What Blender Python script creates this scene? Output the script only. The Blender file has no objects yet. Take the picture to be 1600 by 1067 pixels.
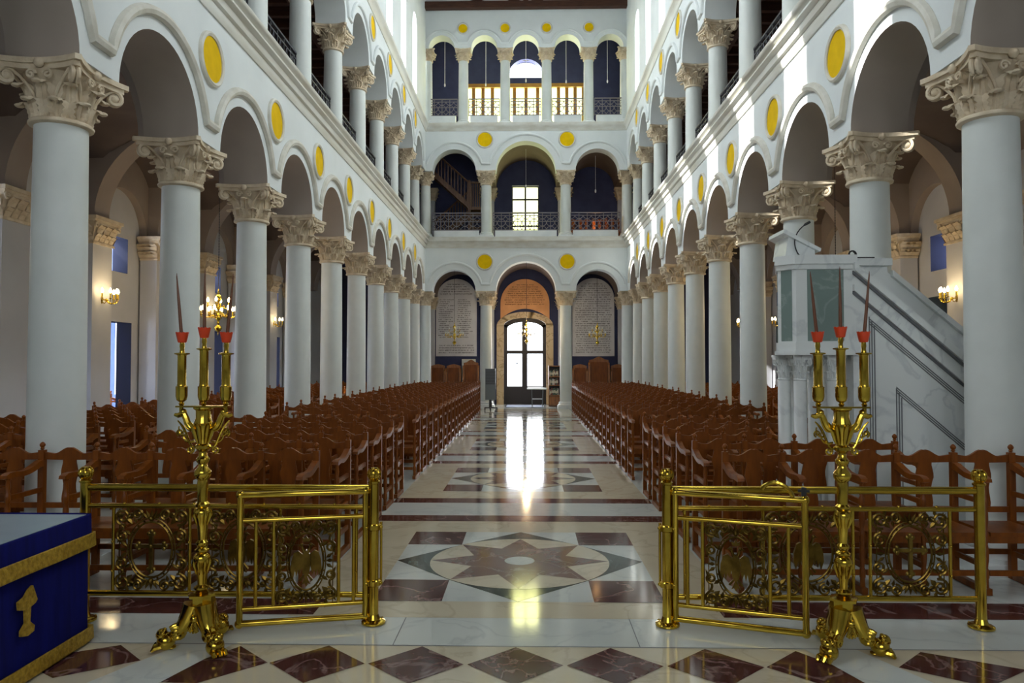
import bpy, bmesh, math, random
from math import pi, sin, cos, sqrt, atan2, radians
from mathutils import Vector, Matrix
random.seed(7)
SC = bpy.context.scene
COL = SC.collection

# ------------------------------------------------------------------ materials
def _nodes(name):
    m = bpy.data.materials.new(name); m.use_nodes = True
    nt = m.node_tree
    return m, nt, nt.nodes['Principled BSDF']

def mat(name, c, rough=.5, metal=0., c2=None, scale=4., spec=.5, bump=0., bscale=60., detail=4., coat=0., stretch=None, lo=.35, hi=.65):
    m, nt, b = _nodes(name)
    b.inputs['Base Color'].default_value = (*c, 1)
    b.inputs['Roughness'].default_value = rough
    b.inputs['Metallic'].default_value = metal
    b.inputs['Specular IOR Level'].default_value = spec
    if coat:
        b.inputs['Coat Weight'].default_value = coat
        b.inputs['Coat Roughness'].default_value = .08
    tc = nt.nodes.new('ShaderNodeTexCoord')
    src = tc.outputs['Object']
    if stretch:
        mp = nt.nodes.new('ShaderNodeMapping'); mp.inputs['Scale'].default_value = stretch
        nt.links.new(src, mp.inputs['Vector']); src = mp.outputs['Vector']
    if c2:
        n = nt.nodes.new('ShaderNodeTexNoise'); n.inputs['Scale'].default_value = scale; n.inputs['Detail'].default_value = detail
        nt.links.new(src, n.inputs['Vector'])
        r = nt.nodes.new('ShaderNodeValToRGB')
        r.color_ramp.elements[0].position = lo; r.color_ramp.elements[0].color = (*c, 1)
        r.color_ramp.elements[1].position = hi; r.color_ramp.elements[1].color = (*c2, 1)
        nt.links.new(n.outputs['Fac'], r.inputs['Fac']); nt.links.new(r.outputs['Color'], b.inputs['Base Color'])
    if bump:
        n = nt.nodes.new('ShaderNodeTexNoise'); n.inputs['Scale'].default_value = bscale
        nt.links.new(src, n.inputs['Vector'])
        bp = nt.nodes.new('ShaderNodeBump'); bp.inputs['Strength'].default_value = bump; bp.inputs['Distance'].default_value = .01
        nt.links.new(n.outputs['Fac'], bp.inputs['Height']); nt.links.new(bp.outputs['Normal'], b.inputs['Normal'])
    return m

def marble(name, base, base2, vein, rough=.12, scale=1.6, vs=3.0, width=.012, spec=.5):
    m, nt, b = _nodes(name)
    b.inputs['Roughness'].default_value = rough
    b.inputs['Specular IOR Level'].default_value = spec
    tc = nt.nodes.new('ShaderNodeTexCoord')
    n = nt.nodes.new('ShaderNodeTexNoise'); n.inputs['Scale'].default_value = scale; n.inputs['Detail'].default_value = 6
    r = nt.nodes.new('ShaderNodeValToRGB')
    r.color_ramp.elements[0].position = .3; r.color_ramp.elements[0].color = (*base, 1)
    r.color_ramp.elements[1].position = .7; r.color_ramp.elements[1].color = (*base2, 1)
    n2 = nt.nodes.new('ShaderNodeTexNoise'); n2.inputs['Scale'].default_value = vs; n2.inputs['Detail'].default_value = 5; n2.inputs['Distortion'].default_value = .6
    r2 = nt.nodes.new('ShaderNodeValToRGB')
    e = r2.color_ramp.elements
    e[0].position = .5 - width * 2.5; e[0].color = (0, 0, 0, 1)
    e[1].position = .5 + width * 2.5; e[1].color = (0, 0, 0, 1)
    k = e.new(.5); k.color = (1, 1, 1, 1)
    mx = nt.nodes.new('ShaderNodeMix'); mx.data_type = 'RGBA'
    nt.links.new(tc.outputs['Object'], n.inputs['Vector']); nt.links.new(tc.outputs['Object'], n2.inputs['Vector'])
    nt.links.new(n.outputs['Fac'], r.inputs['Fac']); nt.links.new(n2.outputs['Fac'], r2.inputs['Fac'])
    nt.links.new(r2.outputs['Color'], mx.inputs['Factor'])
    nt.links.new(r.outputs['Color'], mx.inputs['A']); mx.inputs['B'].default_value = (*vein, 1)
    nt.links.new(mx.outputs['Result'], b.inputs['Base Color'])
    return m

def emit(name, c, s):
    m, nt, b = _nodes(name)
    b.inputs['Base Color'].default_value = (*c, 1)
    b.inputs['Emission Color'].default_value = (*c, 1)
    b.inputs['Emission Strength'].default_value = s
    return m

def pane_mat(name, c, gloss=.06):
    m = bpy.data.materials.new(name); m.use_nodes = True
    nt = m.node_tree; nt.nodes.clear()
    o = nt.nodes.new('ShaderNodeOutputMaterial'); t = nt.nodes.new('ShaderNodeBsdfTransparent'); g = nt.nodes.new('ShaderNodeBsdfGlossy')
    t.inputs['Color'].default_value = (*c, 1); g.inputs['Roughness'].default_value = .05
    x = nt.nodes.new('ShaderNodeMixShader'); x.inputs['Fac'].default_value = gloss
    nt.links.new(t.outputs[0], x.inputs[1]); nt.links.new(g.outputs[0], x.inputs[2]); nt.links.new(x.outputs[0], o.inputs['Surface'])
    return m

M = {}
M['plaster'] = mat('white_plaster', (.78, .825, .825), .8, spec=.2, c2=(.725, .77, .77), scale=1.2, bump=.06, bscale=25)
M['shaft'] = mat('pale_column_paint', (.70, .74, .715), .5, spec=.3, c2=(.65, .69, .665), scale=2.5)
M['stone'] = mat('cream_carved_stone', (.74, .64, .48), .75, c2=(.60, .49, .34), scale=7, bump=.35, bscale=45)
M['mould'] = mat('pale_moulding_stone', (.70, .69, .62), .7, c2=(.60, .58, .50), scale=6, bump=.15, bscale=40)
M['cornice'] = mat('cornice_stone', (.74, .75, .70), .6, c2=(.62, .60, .52), scale=2.2, stretch=(1, .4, 3))
M['yellow'] = mat('yellow_disc_paint', (.86, .56, .0), .75, spec=.15, c2=(.78, .50, .0), scale=6)
M['blue'] = mat('dark_blue_wall_paint', (.040, .048, .12), .8, c2=(.032, .038, .10), scale=3)
M['lblue'] = mat('pale_blue_wall_paint', (.30, .40, .75), .8, c2=(.27, .37, .70), scale=3)
M['aislewall'] = mat('grey_white_wall_paint', (.58, .59, .62), .8, spec=.2, c2=(.52, .53, .56), scale=1.0)
M['vault'] = mat('shade_toned_vault', (.17, .135, .12), .85, spec=.15, c2=(.14, .11, .10), scale=1.5)  # vault colour darkened to stand in for shade
M['soffit'] = mat('grey_taupe_soffit_paint', (.40, .345, .30), .85, spec=.15, c2=(.36, .31, .27), scale=1.5)  # arch undersides toned down in colour for the shade they lie in
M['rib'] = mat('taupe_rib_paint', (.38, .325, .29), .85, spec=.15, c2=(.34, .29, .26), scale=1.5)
M['reveal'] = mat('shade_dark_reveal', (.03, .032, .05), .9, spec=0.)  # near-black colour takes the place of weaker light on the reveals
M['wood'] = mat('red_brown_varnished_wood', (.235, .066, .006), .36, spec=.30, c2=(.155, .040, .004), scale=3, stretch=(6, 6, 1))
M['wood2'] = mat('brown_oak_wood', (.32, .12, .03), .4, c2=(.22, .078, .018), scale=3, stretch=(6, 6, 1))
M['darkwood'] = mat('dark_roof_wood', (.085, .032, .016), .7, c2=(.05, .018, .010), scale=3, stretch=(1, 8, 8))
M['honey'] = mat('honey_window_wood', (.42, .22, .03), .5, c2=(.34, .16, .02), scale=5)
M['brass'] = mat('polished_brass', (.64, .45, .06), .16, 1., c2=(.50, .33, .04), scale=9)
M['brassd'] = mat('aged_cast_brass', (.20, .125, .026), .30, 1., c2=(.10, .06, .012), scale=16)
M['brassm'] = mat('satin_cast_brass', (.30, .20, .045), .35, 1., c2=(.20, .13, .028), scale=12)
M['iron'] = mat('dark_wrought_iron', (.035, .035, .045), .5, .3)
M['ironw'] = mat('grey_wrought_iron', (.20, .185, .21), .5, .2)
M['black'] = mat('black_plastic', (.012, .012, .014), .45)
M['grey'] = mat('grey_metal', (.16, .18, .19), .4, .4)
M['white'] = mat('white_marble_trim', (.80, .83, .82), .3, c2=(.72, .76, .76), scale=3)
M['candle'] = mat('brown_wax', (.14, .045, .015), .5)
M['redcup'] = mat('red_plastic', (.72, .06, .012), .35)
M['velvet'] = mat('royal_blue_velvet', (.004, .007, .15), .9, spec=.2, c2=(.003, .0045, .095), scale=4, stretch=(1, 6, .6))
M['gold'] = mat('gold_braid', (.62, .40, .05), .5, .35, c2=(.36, .22, .02), scale=40, bump=.5, bscale=90)
M['topcloth'] = mat('pale_blue_table_top', (.30, .41, .50), .16, c2=(.27, .37, .46), scale=3)
M['plaque'] = mat('grey_white_plaque_marble', (.74, .72, .72), .5, c2=(.64, .62, .63), scale=2)
M['plaqueo'] = mat('orange_plaque_stone', (.80, .38, .15), .5, c2=(.70, .32, .12), scale=2.5)
M['ink'] = mat('engraved_dark_lettering', (.10, .085, .085), .7)
M['inko'] = mat('engraved_brown_lettering', (.20, .07, .02), .7)
M['surround'] = marble('golden_marble', (.66, .50, .28), (.58, .40, .20), (.40, .25, .10), .3, 2.2, 2.5)
M['doorwood'] = mat('dark_door_wood', (.035, .026, .024), .5)
M['cream'] = marble('cream_floor_marble', (.70, .64, .48), (.64, .57, .42), (.58, .51, .37), .09, 2.2, 1.6, .012)
M['wmarble'] = marble('white_floor_marble', (.72, .76, .72), (.64, .68, .65), (.60, .64, .62), .08, 1.2, 1.3, .008)
M['rmarble'] = marble('dark_red_floor_marble', (.115, .040, .036), (.065, .022, .022), (.26, .17, .155), .10, 3.0, 2.6, .008)
M['smarble'] = marble('rose_brown_floor_marble', (.20, .105, .082), (.15, .075, .062), (.34, .25, .22), .10, 3.0, 3.0, .008)
M['gmarble'] = marble('dark_green_floor_marble', (.020, .042, .036), (.014, .03, .026), (.16, .22, .2), .10, 3.0, 4.0, .004)
M['pmarble'] = marble('white_pulpit_marble', (.80, .84, .83), (.74, .78, .78), (.64, .68, .69), .25, 1.6, 1.4, .010)
M['gpanel'] = marble('grey_green_panel_marble', (.22, .29, .27), (.18, .245, .23), (.27, .34, .32), .25, 1.5, 2.2, .008)
M['groove'] = mat('dark_groove_and_shadow', (.16, .17, .18), .6)  # floor joints, moulding lines and the painted shadow under the pulpit handrail
M['bulb'] = emit('lit_warm_bulb', (1., .78, .42), 14.)
M['tube'] = mat('white_pendant_metal', (.75, .75, .78), .5)
M['glass'] = pane_mat('clear_pane', (.97, .98, 1.))
M['sglass'] = pane_mat('yellow_tinted_pane', (.98, .98, .66))
M['curtain'] = mat('cream_paper', (.75, .7, .55), .6)
M['books'] = mat('book_covers', (.25, .14, .08), .6, c2=(.5, .45, .38), scale=25, lo=.48, hi=.52)
M['stairwood'] = mat('dark_stair_wood', (.13, .062, .035), .5, c2=(.085, .04, .022), scale=3, stretch=(6, 6, 1))
M['mat'] = mat('blue_floor_mat', (.05, .09, .20), .5)

# ------------------------------------------------------------------ mesh builder
class MB:
    def __init__(s): s.v = []; s.f = []; s.m = []; s.ms = []
    def mi(s, m):
        m = M[m] if isinstance(m, str) else m
        if m not in s.ms: s.ms.append(m)
        return s.ms.index(m)
    def add(s, vs, fs, m, X=None):
        o = len(s.v); k = s.mi(m)
        for p in vs:
            p = Vector(p)
            if X is not None: p = X @ p
            s.v.append(tuple(p))
        for f in fs: s.f.append([i + o for i in f]); s.m.append(k)
    def box(s, x0, x1, y0, y1, z0, z1, m, X=None):
        if x0 > x1: x0, x1 = x1, x0
        if y0 > y1: y0, y1 = y1, y0
        if z0 > z1: z0, z1 = z1, z0
        vs = [(x, y, z) for z in (z0, z1) for y in (y0, y1) for x in (x0, x1)]
        s.add(vs, [(0, 2, 3, 1), (4, 5, 7, 6), (0, 1, 5, 4), (1, 3, 7, 5), (3, 2, 6, 7), (2, 0, 4, 6)], m, X)
    def prism(s, poly, v0, v1, m, P=lambda u, v, z: (u, v, z), X=None):
        # poly: (u, z) outline in order, extruded along v; caps are n-gons
        n = len(poly)
        vs = [P(u, v0, z) for u, z in poly] + [P(u, v1, z) for u, z in poly]
        fs = [list(range(n)), list(range(2 * n - 1, n - 1, -1))]
        for i in range(n):
            j = (i + 1) % n; fs.append((i, i + n, j + n, j))
        s.add(vs, fs, m, X)
    def tube(s, pts, r, m, seg=8, closed=False, X=None, cap=True):
        pts = [Vector(p) for p in pts]; n = len(pts)
        rs = r if isinstance(r, (list, tuple)) else [r] * n
        vs = []; prev = None
        for i, p in enumerate(pts):
            a = pts[(i - 1) % n] if (closed or i > 0) else p
            b = pts[(i + 1) % n] if (closed or i < n - 1) else p
            t = (b - a)
            t = t.normalized() if t.length > 1e-9 else Vector((0, 0, 1))
            if prev is None:
                q = Vector((0, 0, 1)) if abs(t.z) < .9 else Vector((1, 0, 0))
                nn = t.cross(q).normalized()
            else:
                nn = prev - t * prev.dot(t)
                nn = nn.normalized() if nn.length > 1e-6 else t.orthogonal().normalized()
            bb = t.cross(nn); prev = nn
            for k in range(seg):
                w = 2 * pi * k / seg
                vs.append(p + (nn * cos(w) + bb * sin(w)) * rs[i])
        fs = []
        for i in range(n if closed else n - 1):
            j = (i + 1) % n
            for k in range(seg):
                l = (k + 1) % seg
                fs.append((i * seg + k, i * seg + l, j * seg + l, j * seg + k))
        if not closed and cap:
            fs.append(list(range(seg))[::-1]); fs.append([(n - 1) * seg + k for k in range(seg)])
        s.add(vs, fs, m, X)
    def lathe(s, prof, m, seg=20, c=(0, 0, 0), X=None, sx=1., sy=1.):
        # prof: (r, z) bottom to top
        vs = []; fs = []
        for r, z in prof:
            for k in range(seg):
                w = 2 * pi * k / seg
                vs.append((c[0] + r * cos(w) * sx, c[1] + r * sin(w) * sy, c[2] + z))
        n = len(prof)
        for i in range(n - 1):
            for k in range(seg):
                l = (k + 1) % seg
                fs.append((i * seg + k, i * seg + l, (i + 1) * seg + l, (i + 1) * seg + k))
        if prof[0][0] > 1e-5: fs.append(list(range(seg))[::-1])
        if prof[-1][0] > 1e-5: fs.append([(n - 1) * seg + k for k in range(seg)])
        s.add(vs, fs, m, X)
    def ball(s, c, r, m, seg=12, rings=8, sc=(1, 1, 1), X=None):
        prof = [(max(1e-6, r * sin(pi * i / rings)), -r * cos(pi * i / rings)) for i in range(rings + 1)]
        T = Matrix.Translation(c) @ Matrix.Diagonal((*sc, 1))
        s.lathe(prof, m, seg, X=(X @ T) if X is not None else T)
    def mesh(s, name, weld=True, sharp=.7):
        me = bpy.data.meshes.new(name)
        me.from_pydata(s.v, [], s.f)
        for m in s.ms: me.materials.append(m)
        me.polygons.foreach_set('material_index', s.m)
        bm = bmesh.new(); bm.from_mesh(me)
        if weld:
            bmesh.ops.remove_doubles(bm, verts=bm.verts, dist=1e-5)
        bmesh.ops.recalc_face_normals(bm, faces=bm.faces)
        bm.to_mesh(me); bm.free()
        me.polygons.foreach_set('use_smooth', [True] * len(me.polygons))
        me.set_sharp_from_angle(angle=sharp)
        me.update()
        return me
    def build(s, name, parent=None, loc=(0, 0, 0), rz=0., weld=True, sharp=.7):
        return put(name, s.mesh(name, weld, sharp), parent, loc, rz)

def put(name, me, parent=None, loc=(0, 0, 0), rz=0.):
    o = bpy.data.objects.new(name, me); COL.objects.link(o)
    o.location = loc; o.rotation_euler = (0, 0, rz)
    if parent: o.parent = parent
    return o
def tag(o, label, cat, group=None):
    o['label'] = label; o['category'] = cat; o['kind'] = 'thing'
    if group: o['group'] = group
    return o
def thing(name, label, cat, loc=(0, 0, 0), rz=0., group=None):
    return tag(put(name, None, None, loc, rz), label, cat, group)
def struct(o): o['kind'] = 'structure'; return o
def dup(root, loc, rz=0., label=None, group=None):
    r = root.copy(); COL.objects.link(r); r.location = loc; r.rotation_euler = (0, 0, rz)
    if label: r['label'] = label
    if group: r['group'] = group
    for ch in list(root.children):
        c = ch.copy(); COL.objects.link(c); c.parent = r
        for g in list(ch.children):
            d = g.copy(); COL.objects.link(d); d.parent = c
    return r
ORD = ['zeroth', 'first', 'second', 'third', 'fourth', 'fifth', 'sixth', 'seventh', 'eighth', 'ninth', 'tenth', 'eleventh', 'twelfth',
       'thirteenth', 'fourteenth', 'fifteenth', 'sixteenth', 'seventeenth', 'eighteenth', 'nineteenth', 'twentieth', 'twenty-first',
       'twenty-second', 'twenty-third', 'twenty-fourth', 'twenty-fifth', 'twenty-sixth', 'twenty-seventh', 'twenty-eighth', 'twenty-ninth']
SIDE = {-1: 'left', 1: 'right'}

def spiral(c, e1, e2, r0, r1, a0, turns, n=22):
    c = Vector(c); e1 = Vector(e1); e2 = Vector(e2); out = []
    for i in range(n + 1):
        t = i / n; a = a0 + turns * 2 * pi * t; r = r0 + (r1 - r0) * t
        out.append(c + (e1 * cos(a) + e2 * sin(a)) * r)
    return out
def bez(p, n=12):
    p = [Vector(q) for q in p]; out = []
    for i in range(n + 1):
        t = i / n; q = list(p)
        while len(q) > 1: q = [q[k].lerp(q[k + 1], t) for k in range(len(q) - 1)]
        out.append(q[0])
    return out

# ------------------------------------------------------------------ key dimensions (metres; y runs down the nave)
S = 2.29; D0 = 6.50
def YN(n): return D0 + n * S
XC = 4.20; XF = 3.85; WT = .66
Z1C = 4.46; Z1T = 6.14; ZG = 6.52
Z2C = 9.08; Z2T = 10.64; ZG2 = 10.88
ZR = 15.1; YF = 27.50; YFB = 28.05; YB = 30.2; XO = 8.30
# ------------------------------------------------------------------ architecture helpers
def arch_wall(mb, P, u0, u1, zb, zt, arches, v0, v1, m, ms=None, n=24, top=True, bottom=True, ends=True):
    """wall with round arches rising from its lower edge zb; arches = [(centre, radius)] sorted"""
    ms = ms or m
    def quad(a, b, c, d, mm): mb.add([a, b, c, d], [(0, 1, 2, 3)], mm)
    def rect(ua, ub, za, zb_, v): quad(P(ua, v, za), P(ub, v, za), P(ub, v, zb_), P(ua, v, zb_), m)
    cur = u0
    for uc, r in list(arches) + [(None, None)]:
        e = u1 if uc is None else uc - r
        if e > cur + 1e-6:
            for v in (v0, v1): rect(cur, e, zb, zt, v)
            if bottom: quad(P(cur, v0, zb), P(e, v0, zb), P(e, v1, zb), P(cur, v1, zb), m)
            if top: quad(P(cur, v0, zt), P(e, v0, zt), P(e, v1, zt), P(cur, v1, zt), m)
        if uc is None: break
        pts = [(uc - r * cos(pi * k / n), zb + r * sin(pi * k / n)) for k in range(n + 1)]
        for (ua, za), (ub, zz) in zip(pts, pts[1:]):
            for v in (v0, v1): quad(P(ua, v, za), P(ub, v, zz), P(ub, v, zt), P(ua, v, zt), m)
            quad(P(ua, v0, za), P(ub, v0, zz), P(ub, v1, zz), P(ua, v1, za), ms)
            if top: quad(P(ua, v0, zt), P(ub, v0, zt), P(ub, v1, zt), P(ua, v1, zt), m)
        cur = uc + r
    if ends:
        for u in (u0, u1): quad(P(u, v0, zb), P(u, v1, zb), P(u, v1, zt), P(u, v0, zt), m)

def hole_wall(mb, P, u0, u1, z0, z1, holes, v0, v1, m, mr=None):
    """flat wall with rectangular openings; holes = [(ua, ub, za, zb)]"""
    mr = mr or m
    us = sorted({u0, u1, *[h[0] for h in holes], *[h[1] for h in holes]}); zs = sorted({z0, z1, *[h[2] for h in holes], *[h[3] for h in holes]})
    us = [u for u in us if u0 <= u <= u1]; zs = [z for z in zs if z0 <= z <= z1]
    for ua, ub in zip(us, us[1:]):
        for za, zb in zip(zs, zs[1:]):
            um, zm = (ua + ub) / 2, (za + zb) / 2
            if any(h[0] < um < h[1] and h[2] < zm < h[3] for h in holes): continue
            for v in (v0, v1): mb.add([P(ua, v, za), P(ub, v, za), P(ub, v, zb), P(ua, v, zb)], [(0, 1, 2, 3)], m)
    for a, b, c, d in holes:
        for q in ([(a, c), (a, d)], [(b, c), (b, d)], [(a, d), (b, d)], [(a, c), (b, c)]):
            (ua, za), (ub, zb) = q
            mb.add([P(ua, v0, za), P(ub, v0, zb), P(ub, v1, zb), P(ua, v1, za)], [(0, 1, 2, 3)], mr)
    for q in ([(u0, z0), (u0, z1)], [(u1, z0), (u1, z1)], [(u0, z1), (u1, z1)], [(u0, z0), (u1, z0)]):
        (ua, za), (ub, zb) = q
        mb.add([P(ua, v0, za), P(ub, v0, zb), P(ub, v1, zb), P(ua, v1, za)], [(0, 1, 2, 3)], m)

def PS(sg): return lambda u, v, z: (sg * v, u, z)      # side walls: u = y, v = distance from the axis
def PF(u, v, z): return (u, v, z)                       # cross walls: u = x, v = y

def profile_run(mb, P, prof, u0, u1, m):
    """prof = [(v, z)] closed outline extruded along u"""
    n = len(prof)
    vs = [P(u0, v, z) for v, z in prof] + [P(u1, v, z) for v, z in prof]
    fs = [list(range(n)), list(range(2 * n - 1, n - 1, -1))] + [(i, i + n, (i + 1) % n + n, (i + 1) % n) for i in range(n)]
    mb.add(vs, fs, m)

def hood(mb, P, arches, v, zb, off, rr, zl, rt, m, link=True, ends=(None, None)):
    """roll moulding over each arch, joined by short level links between neighbours"""
    pts = []
    for i, (uc, r) in enumerate(arches):
        R = r + rr if off is None else off
        a0 = math.asin(min(.95, (zl - zb) / R))
        arc = [(uc - R * cos(a), zb + R * sin(a)) for a in [a0 + (pi - 2 * a0) * k / 28 for k in range(29)]]
        if pts and not link:
            mb.tube([P(u, v, z) for u, z in pts], rt, m, 8); pts = []
        pts += arc
    if ends[0] is not None: pts = [(ends[0], zl)] + pts
    if ends[1] is not None: pts = pts + [(ends[1], zl)]
    mb.tube([P(u, v, z) for u, z in pts], rt, m, 8)

# ------------------------------------------------------------------ floor with inlaid marble
def build_floor():
    fl = MB()
    Y0, Y1 = -7.5, 31.0
    fl.box(-12.2, 12.2, Y0, Y1, -.3, 0, 'wmarble')
    L = [0]
    def poly(pts, m, lev=1):
        z = .0012 * lev
        fl.add([(x, y, z) for x, y in pts], [list(range(len(pts)))], m)
    def rect(x0, x1, y0, y1, m, lev=1): poly([(x0, y0), (x1, y0), (x1, y1), (x0, y1)], m, lev)
    # aisle field in cream marble and cross bands
    rect(-1.62, 1.62, 5.12, 27.3, 'cream', 1)
    P2 = 2 * S; C0 = 6.56
    def band(x0, x1, y0, y1, m, lev):
        rect(x0, x1, y0, y1, m, lev)
    for k in range(5):
        yc = C0 + k * P2
        yb = yc + S
        if k < 5 and yb < 27:
            rect(-1.64, 1.64, yb - .37, yb + .37, 'wmarble', 2)
            rect(-1.64, 1.64, yb - .68, yb - .37, 'rmarble', 2); rect(-1.64, 1.64, yb + .37, yb + .68, 'rmarble', 2)
        h = 1.10; q = .57
        rect(-h, h, yc - h, yc + h, 'wmarble', 2)
        for sx in (-1, 1):
            for sy in (-1, 1):
                a = [(sx * h, sy * h), (sx * q, sy * h), (sx * q, sy * q), (sx * h, sy * q)]
                poly([(x, yc + y) for x, y in a], 'rmarble', 3)
        for k4 in range(4):
            c4, s4 = cos(pi / 2 * k4), sin(pi / 2 * k4)
            tri = [(0, -1.16 if False else -h), (q, -q), (0, 0), (-q, -q)]
            poly([(x * c4 - y * s4, yc + x * s4 + y * c4) for x, y in tri], 'gmarble', 3)
        R = .80
        poly([(R * cos(2 * pi * j / 64), yc + R * sin(2 * pi * j / 64)) for j in range(64)], 'cream', 4)
        st = []
        for j in range(16):
            r = (R - .005) if j % 2 == 0 else .455
            a = 2 * pi * j / 16
            st.append((r * cos(a), yc + r * sin(a)))
        for j in range(0, 16, 2):   # eight kite points round the middle
            poly([(0, yc), st[j - 1], st[j], st[(j + 1) % 16]], 'smarble', 5)
        poly([(.135 * cos(2 * pi * j / 32), yc + .135 * sin(2 * pi * j / 32)) for j in range(32)], 'wmarble', 6)
    # front: cream margin, dark red strips beside it, then the row of diamonds
    rect(-9, -1.45, 5.16, 5.50, 'rmarble', 2); rect(1.45, 9, 5.16, 5.50, 'rmarble', 2)
    rect(-4, 4, 4.612, 4.622, 'groove', 2)
    for x in (-1.62, 0, 1.62): pass
    for x in (-2.3, -.78, .78, 2.3): rect(x - .003, x + .003, 4.62, 5.12, 'groove', 2)
    rect(-8, 8, 3.5, 4.612, 'cream', 1)
    for x in (-1.18, -.59, 0, .59, 1.18):
        poly([(x - .285, 4.335), (x, 4.07), (x + .285, 4.335), (x, 4.60)], 'rmarble', 3)
    for sx in (-1, 1):
        x0 = sx * 1.475
        poly([(x0, 4.335), (x0 + sx * .26, 4.58), (x0 + sx * .62, 4.07), (x0 + sx * .3, 4.05)][::1], 'rmarble', 3)
        poly([(sx * 1.80, 4.60), (sx * 2.12, 4.60), (sx * 2.55, 3.7), (sx * 2.10, 3.7)], 'wmarble', 4)
        poly([(sx * 2.25, 4.35), (sx * 2.50, 4.58), (sx * 2.98, 4.33), (sx * 2.62, 4.1)], 'rmarble', 3)
        poly([(sx * 3.02, 4.33), (sx * 3.35, 4.58), (sx * 3.7, 4.33), (sx * 3.35, 4.08)], 'rmarble', 3)
    for x in (-.59, 0, .59):
        poly([(x - .295 - .285, 4.06), (x - .295, 3.80), (x - .295 + .285, 4.06), (x - .295, 4.07)], 'cream', 2)
    struct(fl.build('floor', weld=False))
build_floor()

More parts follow.
